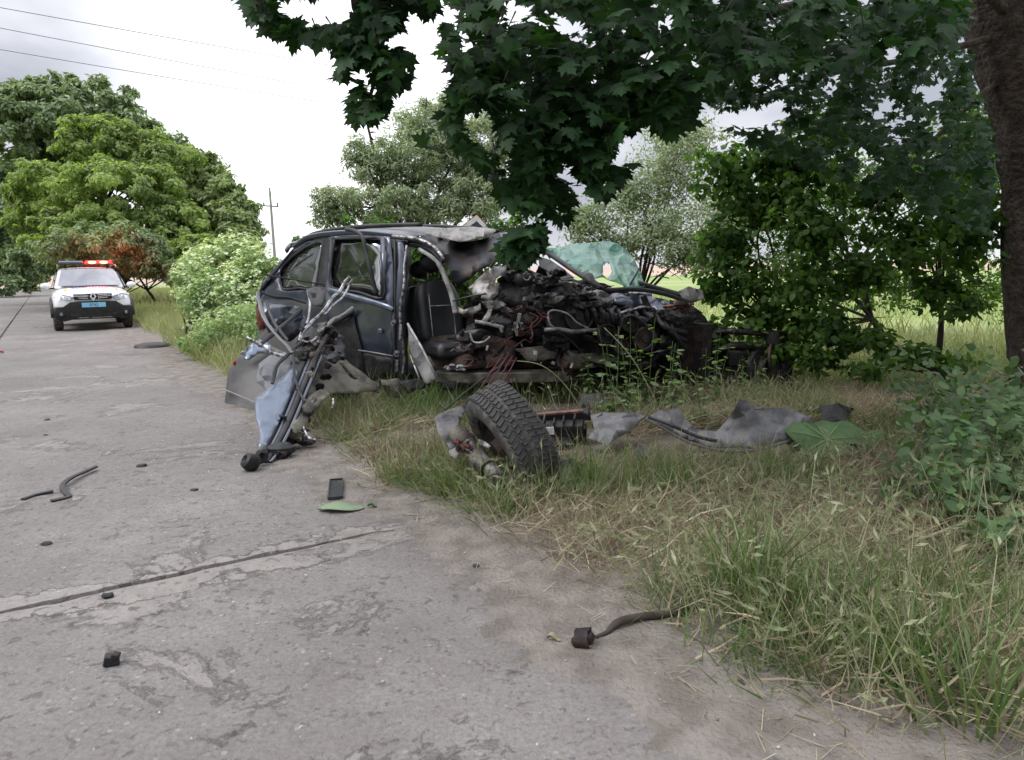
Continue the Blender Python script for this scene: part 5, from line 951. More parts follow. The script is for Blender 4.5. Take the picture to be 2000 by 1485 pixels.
# crushed metal shreds over the side
for i in range(64):
    x, y = rr.uniform(905, 1360), rr.uniform(585, 725); Y = rr.uniform(6.85, 7.3); s_ = rr.uniform(16, 58); w_ = rr.uniform(3, 12); n_ = rr.randint(4, 6); a0 = rr.gauss(.05, .55); ca, sa = math.cos(a0), math.sin(a0); x = min(x, 1340)
    loc_ = [(-s_, -w_*rr.uniform(.2, 1)), (-s_*.2, -w_*rr.uniform(.6, 1.6)), (s_*rr.uniform(.2, .6), -w_*rr.uniform(.2, 1)), (s_, rr.uniform(-1, 1)*w_*.4), (s_*.3, w_*rr.uniform(.5, 1.5)), (-s_*.5, w_*rr.uniform(.3, 1))]
    poly = [(x+u_*ca-v_*sa, y+u_*sa+v_*ca, Y+rr.uniform(-.15, .15)) for u_, v_ in loc_]
    sheet('metal_shred', poly, Y, rr.choice(['dark', 'dark', 'black', 'rust', 'black', 'dark', 'steel'] if i % 6 == 0 else ['dark', 'black', 'rust', 'dark']), WR, res=7, amp=.04, fs=8, seed=i+20, thick=.003, smooth=20)
# seat base, red-brown floor trim
sheet('floor_carpet', [(830, 660, 7.4), (900, 652, 7.3), (960, 655, 7.1), (1010, 670, 7.0), (1000, 715, 6.9), (900, 722, 6.9), (850, 715, 7.1), (835, 690, 7.3)], 7.2, 'rust', WR, res=13, amp=.07, fs=3, seed=31)
sheet('seat_cover_flap', [(870, 662, 7), (900, 648, 6.9), (940, 642, 6.85), (956, 648, 6.85), (935, 664, 6.85), (900, 668, 6.9)], 6.9, 'leather', WR, res=9, amp=.03, fs=5, seed=32)
sheet('crushed_side_member', [(1005, 682, 6.95), (1060, 676, 6.9), (1088, 690, 6.9), (1082, 702, 6.9), (1030, 706, 6.9)], 6.9, 'olive', WR, res=9, amp=.05, fs=4, seed=33)
sheet('crushed_side_member', [(1085, 700, 6.95), (1130, 692, 6.9), (1180, 690, 7), (1210, 700, 7), (1180, 716, 6.95), (1120, 722, 6.9), (1090, 716, 6.9)], 6.9, 'olive', WR, res=9, amp=.05, fs=4, seed=34)
sheet('kick_panel', [(795, 632, 7.2), (802, 640, 7.15), (825, 680, 7.0), (853, 737, 6.85), (842, 748, 6.85), (830, 752, 6.85), (812, 712, 7), (800, 680, 7.1)], 7.1, 'panel', WR, res=11, amp=.02, fs=3, seed=35)
mk('kick_panel_edge', Geo().tube([P(796, 632, 7.15), P(823, 678, 6.95), P(853, 738, 6.8)], .011, 6), 'piping', WR, smooth=180)
mk('sill_rod', Geo().tube([P(800, 690, 7), P(822, 748, 6.8)], .010, 6), 'steel', WR, smooth=180)
for i in range(9): mk('broken_trim', Geo().ball(P(rr.uniform(860, 905), rr.uniform(712, 724), 6.8), (rr.uniform(.02, .045), .03, rr.uniform(.012, .025)), 7, .5, i), 'cloth' if i % 2 else 'steel', WR, smooth=30)
mk('sill_cable', Geo().tube(smoothpts([P(995, 690, 6.8), P(980, 712, 6.7), P(950, 735, 6.6), P(905, 770, 6.3), P(870, 800, 6.0)], 5), .012, 6), 'trim', WR, smooth=180)
for i in range(4): mk('wiring', Geo().tube(smoothpts([P(985+i*8, 690+i*3, 6.7), P(950+i*12, 740, 6.5), P(930+i*9, 770, 6.2), P(890+i*14, 790+i*4, 6.0)], 4), .006, 5), 'wire', WR, smooth=180)
# front axle remains: arms, strut, hub
ax_ = [([(1378, 652, 7.5), (1425, 648, 7.4), (1480, 651, 7.4), (1530, 653, 7.4)], .03), ([(1380, 690, 7.5), (1440, 676, 7.4), (1500, 680, 7.35)], .045), ([(1380, 720, 7.5), (1430, 715, 7.45), (1490, 712, 7.35)], .055), ([(1395, 640, 7.5), (1398, 700, 7.5), (1400, 745, 7.4)], .04), ([(1330, 600, 7.5), (1370, 625, 7.5), (1380, 660, 7.5)], .05)]
for p, r_ in ax_: mk('suspension_arm', Geo().tube(smoothpts([P(*q) for q in p], 4), r_, 9), 'dark', WR, smooth=180)
mk('hub', Geo().lathe([(0, .12), (.10, .12), (.12, .05), (.20, .04), (.215, 0), (.20, -.04), (.1, -.05), (.09, -.16), (0, -.16)], P(1492, 718, 7.35), (.35, -.85, .1), 24), 'dark', WR, smooth=40)
mk('brake_disc', Geo().lathe([(.05, .02), (.17, .02), (.17, 0), (.05, 0)], P(1508, 704, 7.3), (.8, -.5, .1), 24, closed=True), 'rust', WR, smooth=40)
mk('spring_housing', Geo().tube([P(1510, 648, 7.4), P(1512, 676, 7.4)], [.095, .10], 14), 'black', WR, smooth=40)
mk('hub_bracket', Geo().box(P(1525, 735, 7.35), (.12, .2, .28), rotm(0, 10, 10)), 'dark', WR, bevel=.02); mk('hub_bracket', Geo().box(P(1455, 700, 7.45), (.42, .2, .16), rotm(0, 4, 5)), 'dark', WR, bevel=.02)
mk('rubber_bush', Geo().ball(P(1430, 647, 7.3), (.06, .06, .035), 10), 'trim', WR, smooth=180)
sheet('wing_liner_rag', [(1380, 690, 7.5), (1450, 690, 7.4), (1500, 730, 7.3), (1540, 735, 7.3), (1538, 752, 7.3), (1470, 760, 7.3), (1380, 755, 7.4)], 7.4, 'dark', WR, res=11, amp=.08, fs=4, jag=5, seed=41)
# underbody bits hanging along the sill on the left
for i, poly in enumerate([[(742, 742), (775, 742), (800, 760), (790, 780), (760, 778)], [(700, 740), (740, 750), (738, 768), (705, 762)], [(775, 745), (820, 740), (835, 755), (800, 768)], [(640, 760), (700, 768), (712, 800), (680, 830), (650, 800)], [(860, 742), (900, 750), (890, 765), (865, 762)]]):
    sheet('underbody_scrap', [(x, y, 6.75) for x, y in poly], 6.75, ['olive', 'steel', 'dark', 'dark', 'dark'][i], WR, res=9, amp=.06, fs=5, jag=3, seed=50+i)
side('wheel_arch_liner', [(641, 632), (688, 612), (694, 640), (705, 680), (712, 737), (690, 740), (668, 702), (646, 672)], -.06, 'black', amp=.02, res=11)
mk('wheel_arch_lip', Geo().tube(smoothpts([S_(640, 634, -.09), S_(668, 622, -.09), S_(690, 608, -.06)], 4), .026, 8), 'paint', WR, smooth=180)
# one dark lump stands in for the wheel housing's shade and the folded axle
mk('rear_axle_shade_lump', Geo().ball(P(600, 735, 7.3), (.34, .3, .30), 14, .35, 3), 'dark', WR, smooth=30)
# ================= things lying at the rear: bumper cover, torn front door =================
bc = thing('bumper_cover', P(490, 815, 6.9)*Vector((1, 1, 0)), 'grey rear bumper cover torn off at the rear of the wreck', 'bumper')
sheet('cover', [(440, 784, 7.5), (443, 741, 7.5), (448, 722, 7.55), (456, 706, 7.65), (474, 690, 7.8), (490, 680, 7.9), (520, 672, 7.9), (560, 690, 7.6), (575, 715, 7.4), (560, 750, 7.1), (540, 800, 6.8), (515, 828, 6.75), (492, 820, 6.9), (470, 811, 7.1), (449, 802, 7.35)], 7.4, 'bumper', bc, res=13, amp=.014, fs=2, crease=.3, thick=.012, smooth=60)
mk('trim_line', Geo().tube(smoothpts([P(440, 762, 7.44), P(462, 771, 7.22), P(497, 786, 6.86), P(530, 800, 6.7)], 4), .008, 6), 'panel', bc, smooth=180)
sheet('silver_corner', [(474, 700, 7.6), (484, 678, 7.7), (505, 662, 7.8), (530, 674, 7.7), (528, 692, 7.6), (500, 692, 7.6), (485, 704, 7.55)], 7.6, 'paint_blue', bc, res=9, amp=.04, fs=5, seed=61)
mk('reflector', Geo().ball(P(458, 709, 7.55), (.018, .02, .03), 8), 'red', bc, smooth=180)
mk('bracket', Geo().box(P(480, 692, 7.65), (.10, .03, .04), rotm(0, 30, 20)), 'steel', bc, bevel=.006)
td = thing('torn_car_door', P(505, 905, 5.1)*Vector((1, 1, 0)), 'torn off blue grey front door twisted upright against the wreck', 'car door')
YB = lambda x, y: 5.05+(900-y)/340*1.55+(x-500)*.0012
sheet('door_skin', [(497, 779), (520, 762), (570, 722), (583, 722), (581, 735), (560, 790), (540, 835), (517, 878), (505, 878), (507, 842), (499, 812)], lambda x, y: YB(x, y)-.06, 'paint_blue', td, res=10, amp=.007, fs=3, thick=.01, seed=70, smooth=50)
for k_, (o_, r_) in enumerate(((0, .022), (10, .014), (19, .024), (30, .014))): mk('frame_channel', Geo().tube(smoothpts([P(x+o_, y, YB(x, y)-.03) for x, y in ((600, 690), (581, 735), (560, 785), (540, 832), (515, 880), (498, 903))], 4), r_, 8, .6), 'trim' if k_ % 2 == 0 else 'paint', td, smooth=180)
sheet('crumpled_wing', [(500, 712), (520, 694), (556, 690), (590, 700), (592, 722), (572, 735), (545, 760), (515, 768), (498, 748)], lambda x, y: YB(x, y)+.35, 'dustpaint', td, res=11, amp=.09, fs=4, jag=5, seed=74, smooth=25)
sheet('crumpled_wing', [(585, 640), (640, 628), (665, 660), (672, 700), (640, 712), (600, 735), (580, 700)], lambda x, y: YB(x, y)+.25, 'black', td, res=10, amp=.09, fs=4, jag=5, seed=75, smooth=25)
sheet('crumpled_wing', [(510, 590), (580, 600), (600, 640), (560, 668), (520, 650)], lambda x, y: 7.25, 'paint', td, res=10, amp=.07, fs=4, jag=4, seed=76, smooth=25)
sheet('frame_side', [(585, 735), (612, 700), (628, 720), (600, 790), (585, 840), (560, 880), (520, 888), (545, 830)], lambda x, y: YB(x, y)+.06, 'black', td, res=11, amp=.04, fs=5, seed=71)
sheet('inner_panel', [(637, 688), (652, 686), (668, 697), (700, 722), (732, 750), (738, 765), (700, 768), (642, 770), (625, 790), (605, 815), (592, 838), (575, 850), (568, 836), (580, 812), (600, 780), (607, 748), (620, 722)], lambda x, y: YB(x, y)+.0+(x-600)*.003, 'olive', td, res=9, amp=.035, fs=4, jag=3, seed=72, thick=.008, holes=[[(663, 708), (671, 712), (690, 734), (697, 744), (690, 744), (672, 726)]])
sheet('inner_panel', [(600, 775), (625, 760), (640, 770), (622, 792), (600, 812), (590, 800)], lambda x, y: YB(x, y)-.05, 'olive', td, res=8, amp=.04, fs=6, jag=3, seed=73)
for i, (pts, r_, m, nm) in enumerate([
   ([(681, 540), (668, 560), (645, 590), (625, 610), (606, 632), (592, 648), (584, 665)], .024, 'steel', 'window_regulator'), ([(690, 545), (678, 568), (655, 592), (636, 612)], .016, 'steel', 'window_regulator'), ([(594, 645), (590, 660), (603, 668), (618, 655)], .018, 'alu', 'window_regulator'),
   ([(688, 600), (668, 618), (645, 630), (622, 646)], .022, 'alu', 'door_beam'), ([(600, 566), (606, 590), (604, 612), (598, 632)], .016, 'piping', 'bracket_arm'),
   ([(521, 538), (560, 544), (600, 551), (632, 556)], .010, 'trim', 'thin_rod'), ([(483, 661), (505, 675), (530, 690), (552, 699)], .020, 'steel', 'chrome_strip'), ([(588, 604), (560, 630), (530, 655), (505, 676)], .026, 'trim', 'seal_strip'),
   ([(507, 572), (504, 580), (516, 620), (540, 655), (560, 675), (572, 690)], .030, 'dustpaint', 'window_frame'), ([(510, 570), (535, 580), (570, 584), (598, 592)], .018, 'trim', 'window_frame'), ([(520, 588), (530, 620), (545, 645), (562, 664)], .020, 'trim', 'window_frame'),
   ([(584, 660), (574, 680), (574, 710), (578, 740), (590, 775), (616, 794)], .015, 'trim', 'cable'), ([(590, 668), (560, 695), (540, 718), (532, 750)], .022, 'trim', 'cable'), ([(640, 655), (620, 690), (612, 720)], .03, 'dark', 'door_beam'), ([(652, 775), (648, 795)], .014, 'steel', 'thin_rod'), ([(592, 830), (600, 850), (615, 860)], .012, 'steel', 'thin_rod')]):
    q = smoothpts([P(x, y, min(YB(x, y)-.1, 6.7)) for x, y in pts], 3); q = [p+Vector((nz(p.x, p.z, i, 9), 0, nz(p.z, p.x, i, 9)))*(.03 if m in ('steel', 'alu') else .008) for p in q]; mk(nm, Geo().tube(q, [r_*(.62+.3*abs(nz(j, i, 0, .9))) for j in range(len(q))], 6, .45), m, td, smooth=25)
mk('mirror_bracket', sheetgeo([(600, 566, 6.4), (615, 560, 6.4), (634, 562, 6.4), (632, 585, 6.3), (628, 600, 6.3), (610, 598, 6.3), (602, 580, 6.35)], 6.4, res=8, amp=.02, holes=[[(608, 574), (617, 574), (617, 583), (609, 583)]]), 'bumper', td, thick=.01)
rr = random.Random(21)
for i in range(46):
    t = rr.random(); x = 588+70*t**.8+rr.uniform(-16, 16)-(8 if t < .3 else 0); y = 640+rr.uniform(0, 60) if i < 30 else rr.uniform(700, 900); 
    if i >= 30: x = 600-(y-700)*.35+rr.uniform(-10, 55)
    s_ = rr.uniform(6, 15); n_ = rr.randint(4, 6); Y = YB(x, y)-rr.uniform(-.05, .12); a0 = rr.uniform(0, 6)
    sheet('mechanism_scrap', [(x+s_*rr.uniform(.6, 1.3)*math.cos(a0+6.283*k_/n_), y+s_*rr.uniform(.5, 1.2)*math.sin(a0+6.283*k_/n_), Y+rr.uniform(-.05, .05)) for k_ in range(n_)], Y, rr.choice(['alu', 'dark', 'steel', 'olive', 'trim', 'dark', 'rust'] if i < 30 else ['dark', 'trim', 'black', 'dark', 'olive']), td, res=6, amp=.03, fs=9, seed=80+i, thick=.006)
mk('bearing_foot', Geo().lathe([(0, -.05), (.05, -.045), (.062, 0), (.05, .04), (.03, .05), (0, .02)], G(489, 903, .06), (-.5, -.5, .5), 18), 'black', td, smooth=40)
mk('bearing_foot', Geo().lathe([(.02, -.03), (.04, -.03), (.045, .03), (.02, .04)], G(510, 893, .06), (.4, -.6, .4), 14, closed=True), 'dark', td, smooth=40)
mk('hinge_arm', Geo().tube([P(517, 874, 5.1), P(508, 884, 5.05), P(500, 892, 5.02)], [.03, .028, .02], 8), 'bumper', td, smooth=180)
for (x, y, r_) in ((548, 878, .075), (560, 862, .06), (600, 862, .05)): mk('lower_trim', Geo().ball(G(x, y, .06), (r_*1.4, r_, r_*.7), 9, .4, x), 'black', td, smooth=30)
# ================= detached wheel with its suspension =================
WC = P(1003, 864, 4.42); axd = Vector((-.80, -.32, -.42)).normalized()
wt = thing('detached_wheel', (WC.x, WC.y, .0), 'muddy worn car wheel torn off and lying tilted in the grass', 'wheel')
R_, W_ = .375, .13
prof_ = [(.225, -W_*.86), (.26, -W_*1.02), (.31, -W_*1.04), (.345, -W_*.93), (R_-.009, -W_*.72), (R_-.006, -.02), (R_-.006, .02), (R_-.009, W_*.72), (.345, W_*.93), (.31, W_*1.04), (.26, W_*1.02), (.225, W_*.86)]
mk('tyre', Geo().lathe(prof_, WC, axd, 72, closed=True), 'rubber', wt, smooth=50)
a_ = axd.orthogonal().normalized(); b_ = axd.cross(a_)
bme = None
for rowi, (h0, w_, skew) in enumerate(((-.083, .060, 24), (-.030, .036, 20), (.030, .036, -20), (.083, .060, -24))):
    nb = 62; gg = Geo().box((0, 0, 0), (w_, .0265 if w_ > .04 else .027, .016), None, .9); me = bpy.data.meshes.new('tread_block'); me.from_pydata(gg.v, [], gg.f); me.materials.append(M['rubber'])
    for i in range(nb):
        q = 2*math.pi*(i+.5*(rowi % 2))/nb; rad = a_*math.cos(q)+b_*math.sin(q); tan = -a_*math.sin(q)+b_*math.cos(q); pos = WC+rad*(R_-.003-(.004 if abs(h0) > .05 else 0))+axd*h0-ORG[wt.name]; sk = Matrix.Rotation(math.radians(skew), 3, 'Z')
        Mx = Matrix((axd, tan, rad)).transposed() @ sk; o = bpy.data.objects.new('tread_block', me); COL.objects.link(o); o.parent = wt; o.matrix_basis = Matrix.Translation(pos) @ Mx.to_4x4()
mk('rim', Geo().lathe([(.235, -W_*.8), (.215, -W_*.7), (.20, -.02), (.205, .06), (.235, W_*.8), (.225, W_*.86), (.19, .08), (.10, .03), (.06, .05), (0, .05)], WC, -axd, 40), 'alu', wt, smooth=40)
mk('rim_inner', Geo().lathe([(.235, W_*.85), (.21, W_*.6), (.20, -.03), (0, -.03)], WC, axd, 40), 'alu', wt, smooth=40)
mk('brake_disc', Geo().lathe([(0, .06), (.165, .06), (.165, .085), (.08, .085), (.07, .13), (0, .13)], WC, axd, 30), 'rust', wt, smooth=40)
sheet('torn_liner', [(850, 815, 4.5), (857, 808, 4.5), (880, 800, 4.55), (905, 794, 4.6), (910, 800, 4.6), (898, 820, 4.5), (893, 845, 4.4), (900, 872, 4.35), (888, 896, 4.3), (876, 880, 4.3), (866, 858, 4.35), (853, 838, 4.4)], 4.45, 'panel', wt, res=8, amp=.035, fs=6, jag=2, seed=90, smooth=60)
sheet('torn_liner', [(878, 880, 4.3), (898, 870, 4.25), (905, 880, 4.25), (888, 898, 4.2), (876, 888, 4.25)], 4.2, 'panel', wt, res=7, amp=.02, fs=6, seed=91)
tub = lambda nm, pts, r_, m: mk(nm, Geo().tube(smoothpts([P(*p) for p in pts], 4), r_, 12), m, wt, smooth=60)
tub('strut', [(898, 848, 4.35), (925, 885, 4.25), (950, 915, 4.15)], .055, 'alu'); tub('strut', [(922, 868, 4.3), (945, 890, 4.25), (960, 925, 4.2)], .03, 'rust')
tub('knuckle', [(890, 845, 4.35), (905, 858, 4.3), (920, 862, 4.35)], .05, 'olive'); tub('lower_arm', [(955, 915, 4.15), (975, 935, 4.1), (1000, 948, 4.15)], .045, 'alu'); tub('track_rod', [(917, 900, 4.2), (926, 920, 4.1), (929, 945, 4.05), (921, 955, 4.0), (918, 968, 3.98)], .008, 'twig'); tub('track_rod', [(930, 940, 4.05), (965, 928, 4.05), (995, 926, 4.1)], .009, 'twig')
mk('dust_shield', Geo().ball(P(985, 942, 4.12), (.085, .05, .04), 12, .15), 'alu', wt, smooth=180)
sheet('pale_seal', [(925, 855, 4.4), (945, 862, 4.35), (960, 872, 4.3), (952, 876, 4.3), (935, 868, 4.3)], 4.3, 'piping', wt, res=7, amp=.01, seed=92)
for i in range(12): tub('bolt_cluster', [(rr.uniform(885, 920), rr.uniform(855, 885), 4.22), (rr.uniform(890, 930), rr.uniform(860, 890), 4.2)], rr.uniform(.006, .015), rr.choice(['steel', 'rust', 'dark', 'wire']))
M['cover'] = mat('dusty_wing_liner', (.135, .133, .135), .55, 0, col2=(.07, .068, .07), scale=9, bump=.25, bscale=40, spec=.4, mask=(.45, .62))
# ================= torn plastic covers and debris in the grass =================
def debris(name, poly, Y, m, label, cat, group=None, **k):
    o = sheet(name, poly, Y, m, None, **k); return props(o, label, cat, group)
def zz(poly, dz=0): return [(x, y, G(x, y, z+dz+.06).y) for x, y, z in poly]
def gy(py, z=.05):   # ground distance below the row py, so that pieces rest on the ground
    return G(1200, py, z).y
debris('wing_cover', zz([(1262, 816, .2), (1290, 803, .24), (1327, 800, .26), (1337, 818, .2), (1360, 838, .14), (1400, 845, .12), (1425, 815, .2), (1445, 778, .36), (1475, 795, .26), (1545, 800, .22), (1592, 820, .18), (1570, 830, .15), (1597, 830, .14), (1540, 860, .09), (1465, 879, .07), (1400, 877, .08), (1345, 862, .10), (1300, 838, .15)]), 5.7, 'cover', 'long curved grey wheel arch cover lying torn in the grass right of the wheel', 'car panel', 'torn grey car covers in the grass', res=16, amp=.028, fs=2.6, jag=3, crease=1.6, thick=.008, seed=100, smooth=18)
debris('wing_cover', zz([(1152, 812, .15), (1178, 806, .17), (1240, 808, .16), (1262, 815, .16), (1225, 845, .08), (1185, 872, .05), (1148, 858, .07), (1160, 840, .1)]), 5.6, 'cover', 'smaller wavy grey cover piece lying between the wheel and the long curved cover', 'car panel', 'torn grey car covers in the grass', res=14, amp=.028, fs=3, jag=3, crease=1.6, thick=.008, seed=101, smooth=18)
debris('cover_fragment', zz([(1238, 885, .08), (1248, 866, .14), (1262, 872, .12), (1275, 885, .08), (1262, 900, .04), (1240, 898, .04)]), 5.1, 'cover', 'small grey triangular shard standing in the straw below the covers', 'car panel', res=9, amp=.01, fs=3, thick=.008, seed=102)
debris('cover_fragment', zz([(1095, 900, .14), (1120, 895, .15), (1140, 910, .1), (1128, 935, .05), (1098, 945, .04)]), 4.7, 'bumper', 'bluish grey plastic scrap just right of the tyre', 'car panel', res=9, amp=.015, fs=3, thick=.01, seed=103)
debris('rubber_mat', zz([(1130, 770, .16), (1200, 768, .16), (1225, 785, .1), (1195, 805, .06), (1130, 800, .06)]), 6.5, 'black', 'dark rubber sheet lying in the shade behind the cover pieces', 'rubber mat', res=11, amp=.03, fs=3, seed=104)
debris('cover_fragment', zz([(1600, 795, .16), (1640, 790, .18), (1670, 800, .14), (1650, 830, .06), (1612, 835, .06)]), 6.1, 'black', 'dark crumpled plastic scrap beyond the right tip of the long curved cover', 'car panel', res=10, amp=.04, fs=4, seed=105)
debris('cover_fragment', zz([(1150, 878, .07), (1180, 866, .09), (1192, 872, .09), (1172, 886, .05)]), 5.1, 'bumper', 'thin grey strip of cover in the grass below the smaller wavy cover', 'car panel', res=8, amp=.01, seed=106)
lc = [o for o in bpy.data.objects if o.name == 'wing_cover'][0]
lip = smoothpts([G(x, y, z+.05) for x, y, z in [(1262, 818, .2), (1300, 840, .15), (1345, 864, .11), (1400, 879, .09), (1465, 881, .08), (1540, 862, .10), (1594, 833, .15)]], 5)
lp = mk('rolled_lip', Geo().tube(lip, .010, 7, .6), 'bumper', lc, smooth=180, world=False)
lp2 = mk('edge_trim', Geo().tube(smoothpts([G(x, y, z+.06) for x, y, z in [(1268, 815, .22), (1310, 830, .2), (1360, 852, .14), (1400, 862, .12)]], 5), .012, 7), 'trim', lc, smooth=180, world=False)
rc = thing('radiator_carrier', G(1100, 868)*Vector((1, 1, 0)), 'black plastic radiator carrier piece with a white sticker behind the loose wheel', 'car part')
for (x, y, Y, w_, h_, d_, ry) in ((1095, 812, 5.55, .46, .06, .14, -4), (1090, 840, 5.4, .40, .11, .16, -2), (1125, 848, 5.4, .16, .14, .12, 6), (1075, 862, 5.3, .30, .05, .2, 3)): mk('moulding', Geo().box(P(x, y, Y), (w_, d_, h_), rotm(8, ry, -8), .94), 'black', rc, bevel=.01)
mk('moulding', Geo().box(P(1085, 807, 5.5), (.42, .05, .02), rotm(8, -5, -8)), 'copper', rc, bevel=.004)
mk('sticker', Geo().box(P(1072, 842, 5.28), (.075, .006, .058), rotm(8, -3, -8)), 'sticker', rc)
for i in range(5): mk('rib', Geo().box(P(1045+i*19, 826+rr.uniform(-4, 4), 5.36), (.012, .12, rr.uniform(.05, .1)), rotm(8, rr.uniform(-10, 10), -8)), 'black', rc, bevel=.002)
props(mk('wood_splinter', Geo().box(P(1197, 782, 6.3), (.17, .06, .05), rotm(0, 5, 10), .9), 'copper', bevel=.006), 'small reddish brown broken block on the dark rubber sheet', 'debris')
# ================= small debris on the road =================
def put(name, geo, m, label, cat, **k): return props(mk(name, geo, m, **k), label, cat)
z0 = .012
q = smoothpts([G(100, 979, z0), G(118, 975, z0), G(135, 970, z0), G(128, 962, z0+.01), G(122, 948, .03), G(140, 933, .04), G(165, 922, .03), G(187, 912, .03)], 4); put('rubber_strip', Geo().tube(q, .011, 6, 1.6), 'trim', 'S shaped black rubber strip lying on the road at left', 'rubber strip', smooth=60)
put('rubber_strip', Geo().tube(smoothpts([G(44, 976, z0), G(70, 967, z0), G(104, 959, .02)], 4), .010, 6, 1.5), 'trim', 'short straight black rubber strip left of the S shaped one', 'rubber strip', smooth=60)
c_ = G(656, 957, .012); bx_ = put('plastic_plate', Geo().box(c_, (.085, .40, .018), rotm(z=12)), 'black', 'flat black rectangular plastic piece lying on the road above the fallen leaf', 'plastic piece', bevel=.003)
rim_ = Geo()
for (dx, dy, w_, h_) in ((0, .195, .08, .008), (0, -.195, .08, .008), (.038, 0, .008, .38), (-.038, 0, .008, .38)): rim_.box(c_+rotm(z=12) @ Vector((dx, dy, .012)), (w_, h_, .01), rotm(z=12))
mk('raised_rim', rim_, 'trim', bx_)
bpy.data.objects[bx_.name].location = (0, 0, 0)
def leafgeo(c, l, w_, ang, n=8):
    g = Geo(); ca, sa = math.cos(ang), math.sin(ang)
    for i in range(n+1):
        t = i/n; ww = w_*math.sin(math.pi*min(1, t*.93+.04))**.8
        for s_ in (-1, 0, 1): x = t*l; y = s_*ww*(1+.12*nz(i, s_, 0, 2)); g.v.append((c[0]+x*ca-y*sa, c[1]+x*sa+y*ca, c[2]+.004+.012*abs(s_)+.01*math.sin(t*5)))
    g.f = [(i*3+k, i*3+k+1, i*3+k+4, i*3+k+3) for i in range(n) for k in (0, 1)]; return g
M['paleleaf'] = mat('pale_leaf_underside', (.17, .23, .13), .7, 0, col2=(.12, .18, .09), scale=12)
put('fallen_leaf', leafgeo(G(622, 998, .008), .25, .075, .12), 'paleleaf', 'long pale green leaf lying flat on the road below the black plate', 'leaf', smooth=180, thick=.001)
put('fallen_leaf', leafgeo(G(718, 992, .008), .05, .014, .2), 'burdock', 'small green leaf scrap right of the long fallen leaf', 'leaf', smooth=180, thick=.001)
put('fallen_leaf', leafgeo(G(1068, 1250, .008), .05, .012, -.3), 'straw', 'tiny yellow green leaf beside the rusty cup', 'leaf', smooth=180, thick=.001)
put('rubber_chunk', Geo().box(G(218, 1288, .018), (.05, .038, .034), rotm(5, 8, 25), .85).box(G(226, 1281, .03), (.025, .03, .02), rotm(0, 20, 10)), 'black', 'small black rubber block lying alone on the road in the left foreground', 'debris', bevel=.004)
cup = thing('rusty_cup', G(1138, 1256), 'crumpled dark metal bump stop cup on the road in the foreground', 'car part')
mk('shell', Geo().lathe([(0, -.028), (.03, -.03), (.036, -.02), (.037, .02), (.035, .028), (.031, .026), (.031, -.01), (0, -.012)], G(1138, 1248, .036), (.75, -.25, .12), 24), 'rust', cup, smooth=40)
for v in bpy.data.objects['shell'].data.vertices: v.co += Vector((nz(v.co.x, v.co.y, v.co.z, 45), nz(v.co.z, v.co.x, 3, 45), nz(v.co.y, v.co.z, 7, 45)))*.011
mk('core', Geo().ball(G(1150, 1246, .034), (.02, .022, .024), 9, .3), 'black', cup, smooth=180)
q = smoothpts([G(1163, 1244, .02), G(1185, 1236, .02), G(1198, 1222, .03), G(1220, 1211, .035), G(1260, 1204, .03), G(1305, 1199, .03), G(1340, 1188, .035), G(1358, 1180, .04)], 4)
put('broken_hose', Geo().tube(q, [.006, .006, .007, .008, .009, .010, .011, .012, .013]+[.0145]*12+[.0155]*8, 10), 'twig', 'curved dark brown stick or hose running from the cup into the grass', 'debris', smooth=180)
put('hub_cover', Geo().lathe([(0, .07), (.20, .065), (.30, .04), (.32, .0), (.30, -.01)], G(298, 677, .02), (0.02, 0, 1), 32), 'trim', 'flat black round cover lying on the road between the patrol car and the wreck', 'car part', smooth=60)
put('red_fragment', Geo().box(G(2, 687, .03), (.09, .05, .03), rotm(0, 10, 20), .8), 'red', 'small red fragment on the road at the left edge of the photo', 'debris', bevel=.006)
for i, (x, y, s_, lb) in enumerate([(92, 820, .022, 'small dark crumb on the road above the rubber strips'), (90, 850, .018, 'tiny dark crumb nearer than its twin above the rubber strips'), (277, 910, .03, 'thin dark sliver on the road right of the rubber strips'), (90, 1062, .022, 'small dark clod left of the joint'), (380, 957, .02, 'small dark splinter left of the black plate'), (930, 1105, .014, 'dark crumb near the road edge below the wheel'), (210, 1163, .02, 'dark stone sitting in the joint'), (700, 935, .016, 'dark crumb right of the black plate'), (350, 690, .05, 'pale broken clod by the road edge beyond the bumper cover')]):
    put('debris_crumb', Geo().ball(G(x, y, s_*.4), (s_*1.3, s_, s_*.5), 7, .5, i), 'panel' if i == 8 else 'black', lb, 'debris', smooth=20)
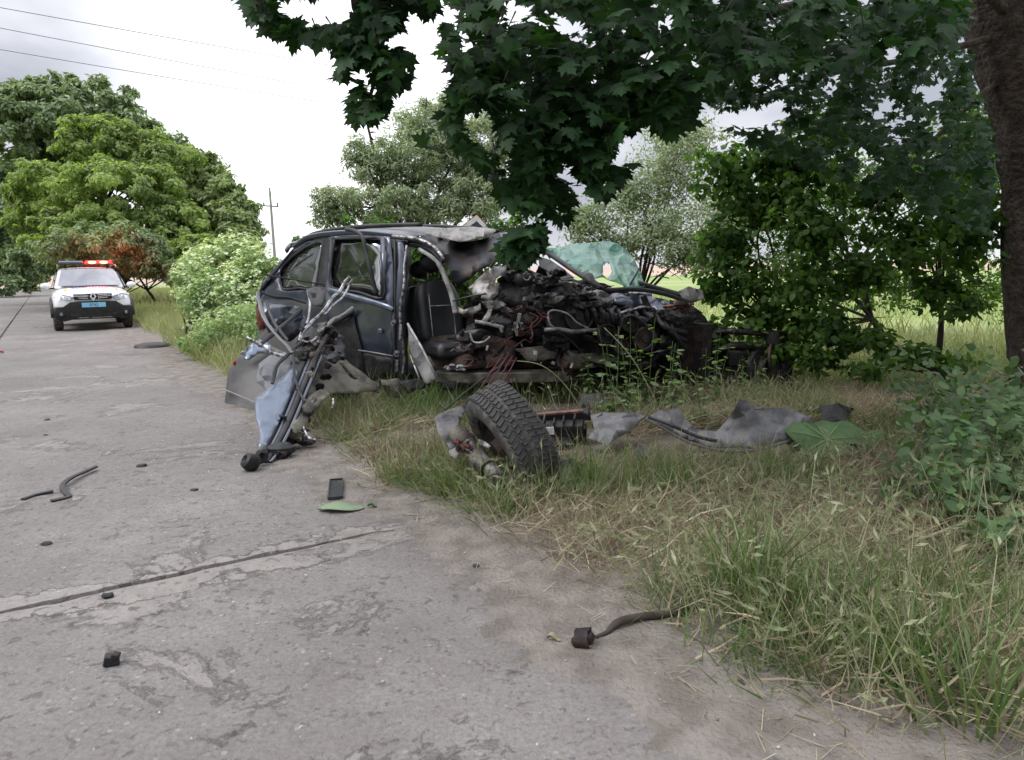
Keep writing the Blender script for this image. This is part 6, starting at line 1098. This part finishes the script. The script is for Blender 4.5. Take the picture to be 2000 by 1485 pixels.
# litter: chips, husks and grit nobody could count
n = 4600; a = rng.uniform(-1.5, 16, n)**1; c = rng.normal(1.0, 1.2, n); pos = np.stack([UD.x*a+VD.x*c, UD.y*a+VD.y*c, np.full(n, .010)], axis=1)
ang = rng.uniform(0, 6.28, n); y_ = np.stack([np.cos(ang), np.sin(ang), rng.normal(0, .15, n)], axis=1); z_ = np.tile([0, 0, 1.0], (n, 1)); R = frames(z_, y_, n); s_ = rng.uniform(.004, .014, n)
CH = (np.array([(-.3, 0, 0), (.3, .1, 0), (.2, 1, .15), (-.25, .9, .1), (0, .5, .4)]), np.array([(0, 1, 4), (1, 2, 4), (2, 3, 4), (3, 0, 4)]))
V, Fq = place(CH[0], CH[1], pos, R, s_); M['chips'] = mat('pale_husks', (.3, .27, .22), .8, 0, island=[(.42, .38, .32), (.20, .16, .12), (.06, .05, .045), (.16, .14, .12)]); props(npmesh('litter', V, Fq, 'chips', None, kind='stuff'), 'scattered husks, chips and grit on the concrete', 'litter')
n = 3600; a = rng.uniform(-2, 12, n); c = np.abs(rng.normal(0, .45, n))+1.5; pos = np.stack([UD.x*a+VD.x*c, UD.y*a+VD.y*c, np.zeros(n)], axis=1); pos[:, 2] = np.maximum(gzv(pos), .004)+.008
ang = rng.uniform(0, 6.28, n); y_ = np.stack([np.cos(ang), np.sin(ang), rng.normal(0, .2, n)], axis=1); z_ = np.tile([0, 0, 1.0], (n, 1))+rng.normal(size=(n, 3))*.1; R = frames(z_, y_, n)
ST = (np.array([(-.016, 0, 0), (.016, 0, 0), (.14, 1, .08), (.12, 1, .08)]), np.array([(0, 1, 2), (0, 2, 3)])); V, Fq = place(ST[0], ST[1], pos, R, rng.uniform(.02, .10, n)**1.0); props(npmesh('litter', V, Fq, 'straw', None, kind='stuff'), 'dry stalks and straw bits fringing the road edge', 'litter')

n = 1500; cx_, cy_ = -1.3, 5.6; pos = np.stack([rng.normal(cx_, .8, n), rng.normal(cy_, .9, n), np.full(n, .012)], axis=1); pos[:, 2] = np.maximum(gzv(pos), .004)+.012
R = frames(np.tile([0, 0, 1.0], (n, 1))+rng.normal(size=(n, 3))*.4, rng.normal(size=(n, 3)), n); V, Fq = place(CH[0], CH[1], pos, R, rng.uniform(.004, .011, n)); M['crumb'] = mat('glass_crumbs', (.40, .46, .45), .15, 0, island=[(.5, .55, .53), (.25, .32, .31), (.05, .05, .05)]); props(npmesh('glass_crumbs', V, Fq, 'crumb', None, kind='stuff'), 'crumbs of broken glass strewn by the torn door', 'glass crumbs')
